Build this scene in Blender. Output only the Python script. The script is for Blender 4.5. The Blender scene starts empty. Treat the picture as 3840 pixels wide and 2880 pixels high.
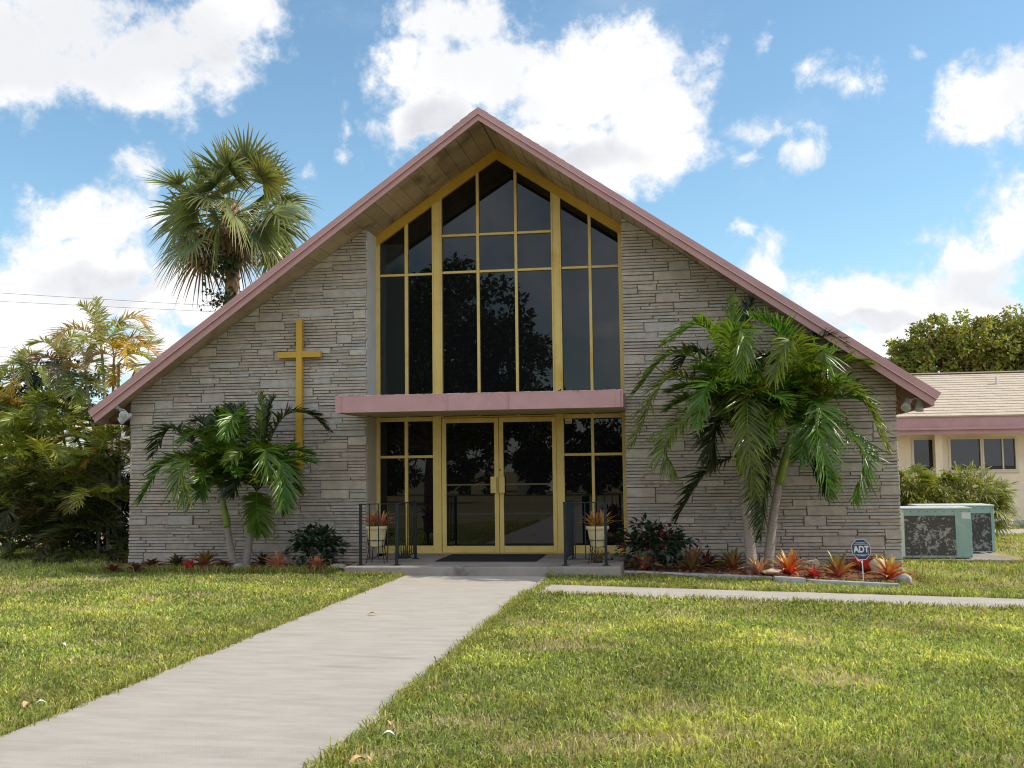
import bpy, math, random
import numpy as np
from mathutils import Vector, Matrix

random.seed(11)
RNG = np.random.default_rng(11)
S = bpy.context.scene
COL = S.collection
R_ = math.radians

# ------------------------------------------------------------------ camera
CF, CPITCH, CYAW, CROLL = 3993.16, .0806148, .148155, -.0121389
EYE = np.array([0., 0., 1.6])
_cp, _sp, _cy, _sy = math.cos(CPITCH), math.sin(CPITCH), math.cos(CYAW), math.sin(CYAW)
CAM_F = np.array([-_sy * _cp, _cy * _cp, _sp])
_r0 = np.array([_cy, _sy, 0.])
_u0 = np.cross(_r0, CAM_F)
CAM_R = _r0 * math.cos(CROLL) + _u0 * math.sin(CROLL)
CAM_U = -_r0 * math.sin(CROLL) + _u0 * math.cos(CROLL)
cam_d = bpy.data.cameras.new('camera')
cam = bpy.data.objects.new('camera', cam_d)
COL.objects.link(cam)
m = Matrix.Identity(4)
for i in range(3):
    m[i][0], m[i][1], m[i][2], m[i][3] = CAM_R[i], CAM_U[i], -CAM_F[i], EYE[i]
cam.matrix_world = m
cam_d.sensor_width = 36
cam_d.lens = CF / 3840 * 36
cam_d.clip_end = 3000
cam_d.clip_start = .05
S.camera = cam


def ray(x, y):
    return CAM_F + CAM_R * ((x - 1920) / CF) - CAM_U * ((y - 1440) / CF)


def P(x, y, Y):
    """survey: the point of the upright plane at distance Y that the photo shows at pixel x, y"""
    d = ray(x, y)
    return EYE + d * (Y / d[1])


def G(x, y, z=0.):
    d = ray(x, y)
    return EYE + d * ((z - 1.6) / d[2])


# ------------------------------------------------------------------ sun, exposure
SUN_EL, SUN_AZ = R_(42), R_(81.5)          # azimuth from +Y towards +X
SUN = Vector((math.sin(SUN_AZ) * math.cos(SUN_EL), math.cos(SUN_AZ) * math.cos(SUN_EL), math.sin(SUN_EL)))
sl = bpy.data.lights.new('sun', 'SUN')
sl.energy = 3.7
sl.angle = R_(.53)
sl.color = (1., .915, .785)
so = bpy.data.objects.new('sun', sl)
so.rotation_euler = SUN.to_track_quat('Z', 'Y').to_euler()
so.location = (20, 10, 20)
COL.objects.link(so)
S.view_settings.view_transform = 'Standard'
S.view_settings.look = 'None'
S.view_settings.exposure = 0.37
S.view_settings.gamma = 1
S.render.engine = 'CYCLES'
S.cycles.max_bounces = 7
S.cycles.transparent_max_bounces = 6
S.cycles.filter_width = 1.1
S.cycles.caustics_reflective = False
S.cycles.caustics_refractive = False

# ------------------------------------------------------------------ sky
W = bpy.data.worlds.new('World')
S.world = W
W.use_nodes = True
wt = W.node_tree
wt.nodes.clear()


class NT:
    def __init__(s, t):
        s.t = t

    def n(s, typ, **kw):
        n = s.t.nodes.new(typ)
        for k, v in kw.items():
            setattr(n, k, v)
        return n

    def val(s, sock, v):
        if hasattr(v, 'is_linked'):
            s.t.links.new(v, sock)
        elif v is not None:
            sock.default_value = v

    def math(s, op, a, b=None, c=None, clamp=False):
        n = s.n('ShaderNodeMath', operation=op, use_clamp=clamp)
        s.val(n.inputs[0], a)
        s.val(n.inputs[1], b)
        s.val(n.inputs[2], c)
        return n.outputs[0]

    def vec(s, op, a, b=None, c=None):
        n = s.n('ShaderNodeVectorMath', operation=op)
        s.val(n.inputs[0], a)
        s.val(n.inputs[1], b)
        s.val(n.inputs[2], c)
        return n.outputs['Value'] if op in ('LENGTH', 'DOT_PRODUCT') else n.outputs[0]

    def smooth(s, v, lo, hi, to0=0., to1=1.):
        n = s.n('ShaderNodeMapRange', interpolation_type='SMOOTHSTEP')
        s.val(n.inputs['Value'], v)
        s.val(n.inputs['From Min'], lo)
        s.val(n.inputs['From Max'], hi)
        s.val(n.inputs['To Min'], to0)
        s.val(n.inputs['To Max'], to1)
        return n.outputs[0]

    def noise(s, vec, scale, detail=4., rough=.55, dist=0.):
        n = s.n('ShaderNodeTexNoise')
        s.val(n.inputs['Vector'], vec)
        n.inputs['Scale'].default_value = scale
        n.inputs['Detail'].default_value = detail
        n.inputs['Roughness'].default_value = rough
        n.inputs['Distortion'].default_value = dist
        return n.outputs['Fac']

    def mix(s, f, a, b, blend='MIX'):
        n = s.n('ShaderNodeMix', data_type='RGBA', blend_type=blend)
        s.val(n.inputs[0], f)
        for sock, v in ((n.inputs[6], a), (n.inputs[7], b)):
            if isinstance(v, (tuple, list)):
                v = tuple(v) + (1,) if len(v) == 3 else v
            s.val(sock, v)
        return n.outputs[2]


w = NT(wt)
sky = w.n('ShaderNodeTexSky', sky_type='NISHITA', sun_disc=False, sun_elevation=SUN_EL, sun_rotation=SUN_AZ,
          altitude=10, air_density=1.0, dust_density=.6, ozone_density=1.6)
tc = w.n('ShaderNodeTexCoord').outputs['Generated']
sep = w.n('ShaderNodeSeparateXYZ')
w.val(sep.inputs[0], tc)
dx, dy, dz = sep.outputs
ya = w.math('MAXIMUM', w.math('ABSOLUTE', dy), .12)
front = w.smooth(dy, -.05, .1)
u = w.math('DIVIDE', dx, ya)
v = w.math('DIVIDE', dz, ya)
cmb = w.n('ShaderNodeCombineXYZ')
w.val(cmb.inputs[0], u)
w.val(cmb.inputs[1], v)
uv = cmb.outputs[0]
# cloud banks: centre and half-size, as directions on the north-facing half of the sky (surveyed in 1/2212ths of the photo)
BANKS = [(120, 60, 330, 140), (330, 110, 250, 110), (480, 40, 110, 70), (60, 160, 200, 70),
         (985, 50, 185, 110), (900, 130, 120, 90), (1010, 170, 190, 110), (960, 260, 130, 60),
         (1330, 170, 170, 125), (1230, 210, 160, 90), (1400, 250, 140, 90), (1440, 320, 120, 55), (1290, 340, 190, 55), (1120, 290, 260, 70),
         (1810, 190, 95, 48), (1760, 170, 40, 42), (1995, 128, 36, 20), (1657, 90, 38, 36),
         (1640, 275, 75, 42), (1725, 335, 55, 45), (1600, 330, 50, 40),
         (750, 290, 20, 55), (745, 350, 26, 34), (668, 390, 32, 42),
         (2140, 240, 95, 80), (2215, 190, 70, 90), (2230, 300, 90, 50),
         (1875, 650, 150, 62), (2100, 590, 110, 110), (2180, 500, 100, 100), (2230, 430, 60, 60), (2110, 670, 190, 60),
         (1670, 530, 48, 52), (1655, 580, 62, 40), (1700, 600, 70, 40), (1780, 690, 90, 50), (1610, 500, 40, 24),
         (300, 345, 58, 52), (320, 395, 80, 50), (190, 480, 165, 62), (95, 450, 62, 42), (230, 580, 175, 80), (110, 640, 180, 60),
         (330, 650, 200, 70), (420, 600, 110, 60), (60, 700, 200, 60), (200, 760, 320, 50), (40, 590, 50, 30), (560, 560, 60, 40),
         (2000, 740, 330, 45), (1500, 720, 220, 40), (1100, -60, 260, 60)]
GREY = [(170, 80, 380, 160), (60, 130, 300, 110), (380, 90, 160, 100), (1150, 350, 330, 45), (950, 290, 90, 60), (220, 620, 190, 50), (1880, 690, 180, 30), (2160, 620, 150, 60)]


def bank_uv(b):
    k = 3840 / 2212
    c = ray(b[0] * k, b[1] * k)
    a = ray((b[0] + b[2]) * k, b[1] * k)
    t = ray(b[0] * k, (b[1] - b[3]) * k)
    return c[0] / c[1], c[2] / c[1], abs(a[0] / a[1] - c[0] / c[1]), abs(t[2] / t[1] - c[2] / c[1])


def field(banks, smooth):
    d = None
    for b in banks:
        cu, cv, ru, rv = bank_uv(b)
        l = w.vec('LENGTH', w.vec('MULTIPLY_ADD', uv, (1 / ru, 1 / rv, 0), (-cu / ru, -cv / rv, 0)))
        if d is None:
            d = l
        else:
            n = w.n('ShaderNodeMath', operation='SMOOTH_MIN')
            w.val(n.inputs[0], d)
            w.val(n.inputs[1], l)
            n.inputs[2].default_value = smooth
            d = n.outputs[0]
    return d


warp = w.n('ShaderNodeTexNoise')
w.val(warp.inputs['Vector'], tc)
warp.inputs['Scale'].default_value = 16
warp.inputs['Detail'].default_value = 3
uvw = w.vec('MULTIPLY_ADD', w.vec('SUBTRACT', warp.outputs['Color'], (.5, .5, .5)), (.06, .06, 0), uv)
uv = uvw
vor = w.n('ShaderNodeTexVoronoi', feature='F1', normalize=True)
w.val(vor.inputs['Vector'], w.vec('MULTIPLY_ADD', w.vec('SUBTRACT', warp.outputs['Color'], (.5, .5, .5)), (.09, .09, .09), tc))
vor.inputs['Scale'].default_value = 13
vor.inputs['Detail'].default_value = 4
vor.inputs['Roughness'].default_value = .55
vor.inputs['Lacunarity'].default_value = 2.3
puff = w.math('SUBTRACT', .42, vor.outputs['Distance'])
nz = w.noise(tc, 7.5, 10, .62, .15)
nz2 = w.noise(tc, 34, 7, .62)
SMALL = [b for b in BANKS if b[2] * b[3] < 5200]
BIG = [b for b in BANKS if b[2] * b[3] >= 5200]
dist = field(BIG, .12)
dist2 = field(SMALL, .2)
fr = w.math('SUBTRACT', 1.12, dist)
fr = w.math('ADD', fr, w.math('MULTIPLY', w.math('SUBTRACT', nz, .5), 3.0))
fr = w.math('ADD', fr, w.math('MULTIPLY', w.math('SUBTRACT', nz2, .5), 1.9))
fr = w.math('ADD', fr, w.math('MULTIPLY', puff, .9))
fr2 = w.math('ADD', w.math('SUBTRACT', .95, dist2), w.math('MULTIPLY', w.math('SUBTRACT', w.noise(tc, 24, 8, .66, .3), .5), 4.6))
m_small = w.smooth(fr2, -.1, 1.25, 0., .92)
m_front = w.math('MAXIMUM', w.smooth(fr, -.12, .68), m_small)
fr = w.math('MAXIMUM', fr, w.math('MULTIPLY', fr2, .6))
back = w.noise(tc, 2.6, 8, .58)
m_back = w.smooth(back, .38, .58)
cm = w.n('ShaderNodeMix', data_type='FLOAT')
w.val(cm.inputs[0], front)
w.val(cm.inputs[2], m_back)
w.val(cm.inputs[3], m_front)
mask = cm.outputs[0]
wisp = w.smooth(w.noise(w.vec('MULTIPLY', tc, (1., 1., 2.2)), 5, 7, .6), .54, .82, 0, .24)
mask = w.math('MAXIMUM', mask, wisp)
haze = w.smooth(dz, .0, .20, .42, 0.)
mask = w.math('MAXIMUM', mask, haze)
gd = w.smooth(field(GREY, .15), .5, 1.25, 1., 0.)
shade = w.smooth(w.math('ADD', w.noise(tc, 6, 6, .6), w.math('MULTIPLY', vor.outputs['Distance'], .35)), .50, .74)
gfac = w.math('MULTIPLY', w.math('ADD', w.math('MULTIPLY', gd, .62), w.math('MULTIPLY', shade, .42)), w.smooth(fr, .1, .75))
core = w.mix(w.smooth(fr, .0, .75), (.66, .70, .76), (.88, .88, .875))
cloudc = w.mix(gfac, core, (.56, .57, .61))
skyc = w.mix(1., sky.outputs[0], (.84, 1.0, .975), 'MULTIPLY')
skyc = w.vec('SCALE', skyc)
skyc.node.inputs['Scale'].default_value = .145
cloudc = w.vec('SCALE', cloudc)
w.val(cloudc.node.inputs['Scale'], w.math('ADD', 1.0, w.math('MULTIPLY', w.math('SUBTRACT', 1.0, front), .5)))
final = w.mix(mask, skyc, cloudc)
bg = w.n('ShaderNodeBackground')
w.val(bg.inputs['Color'], final)
bg.inputs['Strength'].default_value = 1.0
ow = w.n('ShaderNodeOutputWorld')
wt.links.new(bg.outputs[0], ow.inputs[0])


# ------------------------------------------------------------------ mesh and object helpers
def unit(a):
    a = np.asarray(a, float)
    return a / np.maximum(np.linalg.norm(a, axis=-1, keepdims=True), 1e-9)


class MB:
    def __init__(s):
        s.v, s.c, s.g, s.n = [], [], [], 0

    def add(s, v, faces, col=(1, 1, 1), mi=0):
        v = np.asarray(v, float).reshape(-1, 3)
        c = np.asarray(col, float)
        if c.ndim == 1:
            c = np.tile(c[:3], (len(v), 1))
        s.v.append(v)
        s.c.append(c)
        if isinstance(faces, np.ndarray):
            s.g.append((faces + s.n, mi))
        else:
            by = {}
            for f in faces:
                by.setdefault(len(f), []).append(f)
            for k in by:
                s.g.append((np.array(by[k], int) + s.n, mi))
        s.n += len(v)

    def build(s, name, mats, parent=None, smooth=False, bevel=0, tint=True):
        me = bpy.data.meshes.new(name)
        v = np.concatenate(s.v)
        me.vertices.add(len(v))
        me.vertices.foreach_set('co', v.ravel().astype(np.float32))
        loops = np.concatenate([g.ravel() for g, _ in s.g])
        sizes = np.concatenate([np.full(len(g), g.shape[1]) for g, _ in s.g])
        mi = np.concatenate([np.full(len(g), k) for g, k in s.g])
        me.loops.add(len(loops))
        me.loops.foreach_set('vertex_index', loops.astype(np.int32))
        me.polygons.add(len(sizes))
        me.polygons.foreach_set('loop_start', np.concatenate([[0], np.cumsum(sizes)[:-1]]).astype(np.int32))
        me.polygons.foreach_set('material_index', mi.astype(np.int32))
        me.polygons.foreach_set('use_smooth', np.full(len(sizes), bool(smooth)))
        if tint:
            at = me.color_attributes.new('tint', 'FLOAT_COLOR', 'POINT')
            c = np.concatenate(s.c)
            at.data.foreach_set('color', np.concatenate([c, np.ones((len(c), 1))], 1).ravel().astype(np.float32))
        me.update(calc_edges=True)
        me.validate()
        for mt in (mats if isinstance(mats, (list, tuple)) else [mats]):
            me.materials.append(mt)
        o = bpy.data.objects.new(name, me)
        COL.objects.link(o)
        if parent is not None:
            o.parent = parent
            if parent.type == 'EMPTY':
                o.matrix_parent_inverse = Matrix.Translation(-parent.location)
        if bevel:
            b = o.modifiers.new('bevel', 'BEVEL')
            b.width = bevel
            b.segments = 2
            b.limit_method = 'ANGLE'
        return o

    # shapes
    def box(s, x0, x1, y0, y1, z0, z1, col=(1, 1, 1), mi=0):
        v = [(x, y, z) for z in (z0, z1) for y in (y0, y1) for x in (x0, x1)]
        s.add(v, [(0, 2, 3, 1), (4, 5, 7, 6), (0, 1, 5, 4), (2, 6, 7, 3), (0, 4, 6, 2), (1, 3, 7, 5)], col, mi)

    def hexa(s, v8, col=(1, 1, 1), mi=0):
        """eight corners: bottom ring of four, top ring of four"""
        s.add(v8, [(3, 2, 1, 0), (4, 5, 6, 7), (0, 1, 5, 4), (1, 2, 6, 5), (2, 3, 7, 6), (3, 0, 4, 7)], col, mi)

    def prism(s, poly, a, b, col=(1, 1, 1), mi=0):
        """poly: points; extruded from offset vector a to offset vector b"""
        p = np.asarray(poly, float)
        n = len(p)
        v = np.concatenate([p + a, p + b])
        f = [tuple(range(n - 1, -1, -1)), tuple(range(n, 2 * n))]
        f += [(i, (i + 1) % n, n + (i + 1) % n, n + i) for i in range(n)]
        s.add(v, f, col, mi)

    def tube(s, path, rad, k=8, col=(1, 1, 1), mi=0, cap=True):
        p = np.asarray(path, float)
        n = len(p)
        r = np.full(n, rad) if np.ndim(rad) == 0 else np.asarray(rad, float)
        t = unit(np.gradient(p, axis=0))
        ref = np.array([0, 0, 1.]) if abs(t.mean(0)[2]) < .8 * np.linalg.norm(t.mean(0)) + 1e-6 else np.array([0, 1., 0])
        a = unit(np.cross(t, ref))
        b = np.cross(t, a)
        an = np.linspace(0, 2 * np.pi, k, endpoint=False)
        ring = p[:, None] + r[:, None, None] * (np.cos(an)[None, :, None] * a[:, None] + np.sin(an)[None, :, None] * b[:, None])
        v = ring.reshape(-1, 3)
        i = np.arange(n - 1)[:, None] * k
        j = np.arange(k)[None]
        j2 = (j + 1) % k
        f = np.stack([i + j, i + j2, i + k + j2, i + k + j], -1).reshape(-1, 4)
        c = np.asarray(col, float)
        if c.ndim == 2:
            c = np.repeat(c, k, axis=0)
        base = s.n
        s.add(v, f, c, mi)
        if cap:
            s.g.append((np.array([list(range(k))[::-1]]) + base, mi))
            s.g.append((np.array([list(range(k))]) + base + (n - 1) * k, mi))

    def lathe(s, prof, cx, cy, k=24, col=(1, 1, 1), mi=0):
        prof = np.asarray(prof, float)
        an = np.linspace(0, 2 * np.pi, k, endpoint=False)
        v = np.stack([cx + prof[:, :1] * np.cos(an), cy + prof[:, :1] * np.sin(an), np.repeat(prof[:, 1:2], k, 1)], -1).reshape(-1, 3)
        n = len(prof)
        i = np.arange(n - 1)[:, None] * k
        j = np.arange(k)[None]
        j2 = (j + 1) % k
        s.add(v, np.stack([i + j, i + j2, i + k + j2, i + k + j], -1).reshape(-1, 4), col, mi)

    def strips(s, pts, half, nrm=None, fold=0., col=None, mi=0):
        """pts (n,k,3) centre lines, half (n,k,3) half-width vectors; a crease runs along the centre"""
        n, k, _ = pts.shape
        if nrm is None:
            L, Rr = pts - half, pts + half
        else:
            w_ = np.linalg.norm(half, axis=-1, keepdims=True)
            L, Rr = pts - half + nrm * w_ * fold, pts + half + nrm * w_ * fold
        v = np.stack([L, pts, Rr], 2).reshape(-1, 3)
        b = (np.arange(n)[:, None] * k + np.arange(k - 1)[None]).ravel() * 3
        f = np.concatenate([np.stack([b, b + 1, b + 4, b + 3], -1), np.stack([b + 1, b + 2, b + 5, b + 4], -1)])
        if col is None:
            c = np.ones((n * k * 3, 3))
        else:
            c = np.asarray(col, float)
            if c.ndim == 1:
                c = np.tile(c, (n * k * 3, 1))
            elif c.ndim == 2:
                c = np.repeat(c, k * 3, axis=0)
            else:
                c = np.repeat(c.reshape(-1, 3), 3, axis=0)
        s.add(v, f, c, mi)

    def leaves(s, c, d, n, length, width, col, mi=0):
        """pointed folded leaves at c, along d, facing n"""
        d = unit(d)
        sd = unit(np.cross(d, n))
        up = np.cross(sd, d)
        l = np.asarray(length).reshape(-1, 1)
        wd = np.asarray(width).reshape(-1, 1)
        v = np.stack([c, c + d * l * .45 + sd * wd + up * wd * .35, c + d * l, c + d * l * .45 - sd * wd + up * wd * .35], 1).reshape(-1, 3)
        b = np.arange(len(c)) * 4
        f = np.concatenate([np.stack([b, b + 1, b + 2], -1), np.stack([b, b + 2, b + 3], -1)])
        s.add(v, f, np.repeat(col, 4, axis=0), mi)


def thing(name, label, cat, loc=(0, 0, 0), group=None):
    o = bpy.data.objects.new(name, None)
    o.location = loc
    o.empty_display_size = .2
    COL.objects.link(o)
    return tag(o, label, cat, group)


def tag(o, label, cat, group=None, kind=None):
    if label:
        o['label'] = label
    if cat:
        o['category'] = cat
    if group:
        o['group'] = group
    if kind:
        o['kind'] = kind
    return o


def structure(o, label=None):
    o['kind'] = 'structure'
    if label:
        o['label'] = label
    return o


# ------------------------------------------------------------------ materials
def material(name, c1, c2=None, scale=6., rough=.7, bump=0., bscale=40., tint=False, spec=.4, stain=None, stain_scale=2.,
             stain_lo=.5, stain_hi=.7, metal=0., translucent=0., stretch=(1, 1, 1), detail=5., coat=0.):
    mt = bpy.data.materials.new(name)
    mt.use_nodes = True
    t = mt.node_tree
    t.nodes.clear()
    q = NT(t)
    co = q.n('ShaderNodeTexCoord').outputs['Object']
    if stretch != (1, 1, 1):
        co = q.vec('MULTIPLY', co, stretch)
    c = tuple(c1) + (1,)
    if c2 is not None:
        c = q.mix(q.smooth(q.noise(co, scale, detail, .6), .3, .7), c1, c2)
    if stain is not None:
        c = q.mix(q.smooth(q.noise(co, stain_scale, 6, .62, .4), stain_lo, stain_hi), c, stain)
    if tint:
        at = q.n('ShaderNodeAttribute', attribute_name='tint')
        c = q.mix(1., c, at.outputs['Color'], 'MULTIPLY')
    b = q.n('ShaderNodeBsdfPrincipled')
    q.val(b.inputs['Base Color'], c)
    b.inputs['Roughness'].default_value = rough
    b.inputs['Specular IOR Level'].default_value = spec
    b.inputs['Metallic'].default_value = metal
    if coat:
        b.inputs['Coat Weight'].default_value = coat
    if bump:
        bn = q.n('ShaderNodeBump')
        bn.inputs['Strength'].default_value = bump
        bn.inputs['Distance'].default_value = .02
        q.val(bn.inputs['Height'], q.noise(co, bscale, 6, .6))
        t.links.new(bn.outputs[0], b.inputs['Normal'])
    out = q.n('ShaderNodeOutputMaterial')
    if translucent:
        tr = q.n('ShaderNodeBsdfTranslucent')
        q.val(tr.inputs[0], q.mix(1., c, (1.25, 1.2, .55), 'MULTIPLY'))
        mx = q.n('ShaderNodeMixShader')
        mx.inputs[0].default_value = translucent
        t.links.new(b.outputs[0], mx.inputs[1])
        t.links.new(tr.outputs[0], mx.inputs[2])
        t.links.new(mx.outputs[0], out.inputs[0])
    else:
        t.links.new(b.outputs[0], out.inputs[0])
    return mt


MT = dict(
    stone=material('stone', (.86, .86, .86), (1.1, 1.08, 1.04), 9, .85, .55, 55, tint=True, spec=.2, stain=(.86, .79, .73), stain_scale=1.1),
    mortar=material('mortar', (.21, .182, .155), (.28, .245, .21), 14, .95, .4, 60, spec=.1),
    plaster=material('white_plaster', (.66, .66, .65), (.58, .58, .58), 3, .8, .15, 50),
    plaster2=material('beige_plaster', (.56, .48, .38), (.48, .41, .33), 3, .8, .15, 50),
    gold=material('gold_paint', (.68, .50, .165), (.62, .445, .12), 4, .42, .04, 80, spec=.5, stain=(.56, .35, .035), stain_scale=1.3),
    gold2=material('gold_timber', (.53, .325, .04), (.47, .28, .03), 5, .5, .08, 60, stretch=(1, 1, .2)),
    dimgold=material('dim_gold', (.10, .075, .03), None, rough=.5),
    pink=material('pink_paint', (.47, .275, .275), (.425, .24, .245), 3, .6, .06, 40, stain=(.40, .23, .23), stain_scale=1.7),
    pinklip=material('pink_metal_edge', (.66, .42, .42), None, rough=.35),
    soffit=material('soffit_boards', (.47, .36, .245), (.40, .30, .20), 4, .75, .1, 50, tint=True, stain=(.16, .11, .075), stain_scale=1.1, stain_lo=.50, stain_hi=.72),
    soffit2=material('canopy_soffit', (.42, .36, .22), (.36, .30, .18), 4, .8, .05, 50),
    tanshingle=material('tan_shingle', (.535, .45, .35), (.475, .40, .31), 20, .9, .3, 90, tint=True, spec=.15),
    shingle=material('shingle', (.36, .28, .25), (.29, .225, .20), 20, .9, .3, 90, tint=True, spec=.15),
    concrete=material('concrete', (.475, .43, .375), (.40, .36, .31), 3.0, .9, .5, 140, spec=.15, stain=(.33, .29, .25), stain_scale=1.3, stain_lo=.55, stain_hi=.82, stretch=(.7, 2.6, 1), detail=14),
    slab=material('porch_concrete', (.31, .275, .24), (.25, .22, .19), 2.5, .88, .3, 100, spec=.2, stain=(.15, .13, .11), stain_scale=2.6, stain_lo=.50, stain_hi=.75),  # base kept dark: palm shade on the slab is put into the colour
    kerb=material('edging_concrete', (.42, .42, .41), (.33, .33, .32), 6, .9, .35, 90, spec=.2, stain=(.22, .2, .17), stain_scale=5),
    soil=material('lawn_soil', (.25, .23, .09), (.34, .28, .14), 3., .95, .5, 60, spec=.1, stain=(.42, .31, .20), stain_scale=1.6, stain_lo=.5, stain_hi=.7),
    mulch=material('mulch', (.15, .062, .036), (.26, .12, .07), 18, .95, .8, 60, spec=.15),
    chip=material('mulch_chips', (.30, .125, .07), (.17, .07, .045), 9, .9, tint=True),
    grass=material('grass_blades', (1, 1, 1), (.88, .9, .8), 3, .55, tint=True, translucent=.34, spec=.3),
    leaf=material('palm_leaf', (1, 1, 1), (.85, .9, .8), 4, .30, tint=True, translucent=.40, spec=.5),
    caneleaf=material('cane_leaf', (1, 1, 1), (.85, .85, .8), 4, .4, tint=True, translucent=.45, spec=.5),
    treeleaf=material('tree_leaf', (1, 1, 1), (.85, .85, .8), 2, .45, tint=True, translucent=.42, spec=.4),
    leaf2=material('broad_leaf', (1, 1, 1), (.85, .9, .8), 4, .42, tint=True, translucent=.25, spec=.4),
    dry=material('dry_leaf', (1, 1, 1), (.8, .75, .7), 5, .75, tint=True, translucent=.25, spec=.2),
    brom=material('bromeliad_leaf', (1, 1, 1), (.85, .85, .85), 9, .34, tint=True, translucent=.14, spec=.45),
    bark=material('palm_bark', (.34, .29, .255), (.24, .205, .18), 14, .9, .5, 30, spec=.15, stretch=(.5, .5, 4)),
    bark2=material('brown_bark', (.20, .125, .075), (.30, .20, .12), 8, .95, .8, 25, spec=.1),
    cane=material('cane_stem', (.42, .40, .36), (.33, .33, .25), 12, .7, .2, 30, tint=True, stretch=(.4, .4, 2)),
    shaft=material('crownshaft', (.20, .25, .035), (.14, .20, .03), 5, .45, .1, 20, spec=.4),
    petiole=material('petiole', (.20, .22, .05), (.14, .17, .04), 5, .5),
    iron=material('painted_iron', (.010, .016, .018), (.016, .022, .024), 20, .5, .1, 60, spec=.25),
    wire=material('black_wire', (.012, .012, .012), None, rough=.5),
    pot=material('pot_clay', (.58, .47, .26), (.52, .42, .24), 6, .7, .1, 40, stain=(.42, .36, .24), stain_scale=4),
    mat=material('rubber_mat', (.012, .012, .014), (.02, .02, .022), 80, .85, .5, 150),
    lampw=material('lamp_housing', (.62, .64, .64), (.5, .52, .52), 8, .4),
    lens=material('lamp_lens', (.32, .38, .36), None, rough=.08, spec=.8),
    tealp=material('green_cabinet', (.27, .40, .355), (.23, .345, .31), 3, .5, .05, 40, stain=(.40, .44, .40), stain_scale=2.5, stain_lo=.5, stain_hi=.75),
    paleteal=material('faded_cabinet', (.62, .64, .60), (.5, .55, .51), 4, .5),
    black=material('dark_gap', (.012, .012, .012), None, rough=.9),
    cream=material('cream_wall', (.83, .71, .54), (.77, .66, .50), 1.2, .85, .1, 60, stain=(.70, .57, .45), stain_scale=.7),
    white=material('white_paint', (.75, .74, .71), (.68, .67, .65), 3, .6),
    wframe=material('window_frame', (.62, .56, .44), None, rough=.5),
    signblue=material('sign_blue', (.018, .03, .11), (.025, .04, .13), 5, .4),
    signwhite=material('sign_white', (.60, .62, .58), None, rough=.5),
    steel=material('sign_stake', (.62, .64, .66), None, rough=.35, metal=.4),
    rock1=material('cream_rock', (.56, .47, .31), (.47, .39, .26), 7, .85, .4, 25),
    rock2=material('pink_rock', (.56, .38, .27), (.48, .33, .24), 7, .85, .5, 25),
    rock3=material('grey_rock', (.38, .36, .32), (.29, .27, .24), 7, .9, .6, 20),
    inkred=material('red_paint', (.25, .045, .03), None, rough=.6),
    stickerw=material('sticker_paper', (.62, .56, .47), None, rough=.6),
    stickerr=material('sticker_red', (.42, .11, .07), None, rough=.6),
    stickerk=material('sticker_dark', (.06, .05, .04), None, rough=.6),
    roofm=material('metal_roof', (.60, .62, .64), (.5, .52, .55), 2, .45),
    wirec=material('cable', (.02, .02, .02), None, rough=.6),
    wood=material('rafter_paint', (.40, .25, .20), (.33, .2, .16), 5, .7),
    eavewood=material('stained_board', (.13, .07, .045), (.18, .10, .065), 4, .7),
    pole=material('pole_wood', (.14, .10, .07), (.2, .15, .1), 6, .9),
    leaffall=material('dead_leaf', (.45, .25, .12), (.55, .34, .18), 20, .8),
    paperbit=material('pale_litter', (.75, .7, .66), None, rough=.8),
)


def glass(name, c=(.006, .006, .007), ior=1.52, rough=.0, wob=.0):
    mt = bpy.data.materials.new(name)
    mt.use_nodes = True
    b = mt.node_tree.nodes['Principled BSDF']
    b.inputs['Base Color'].default_value = tuple(c) + (1,)
    b.inputs['Roughness'].default_value = rough
    b.inputs['IOR'].default_value = ior
    if wob:
        q = NT(mt.node_tree)
        bn = q.n('ShaderNodeBump')
        bn.inputs['Strength'].default_value = wob
        bn.inputs['Distance'].default_value = .01
        q.val(bn.inputs['Height'], q.noise(q.n('ShaderNodeTexCoord').outputs['Object'], 1.3, 1))
        mt.node_tree.links.new(bn.outputs[0], b.inputs['Normal'])
    return mt


MT['glass'] = glass('dark_glass', ior=1.5, wob=.02)  # opaque near-black: the unlit interior is put into the pane colour
MT['glassgrey'] = glass('screened_glass', (.022, .025, .024), ior=1.5, rough=.06)
MT['glass2'] = glass('window_glass', (.02, .022, .02), ior=1.55, wob=.05)

# ------------------------------------------------------------------ the ground
YW, YG = 17.87, 18.5                      # stone face, window plane
X0, KR, ZA, HW, HE = -3.0, .6727, 7.359, 6.585, 7.1   # ridge x, roof pitch, soffit height at the ridge, half widths
SLAB_Y, SLAB_X0, SLAB_X1, SLAB_Z = 15.95, -5.02, -.79, .15
PX0, PX1 = -4.09, -1.89                   # front path


def lz(x, y=0.):
    t = np.maximum(0, np.asarray(x, float) + 2.4)
    return -np.minimum(.026 * np.maximum(0, t - .15), .2)


def zs(x):
    return ZA - KR * np.abs(np.asarray(x, float) - X0)


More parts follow.
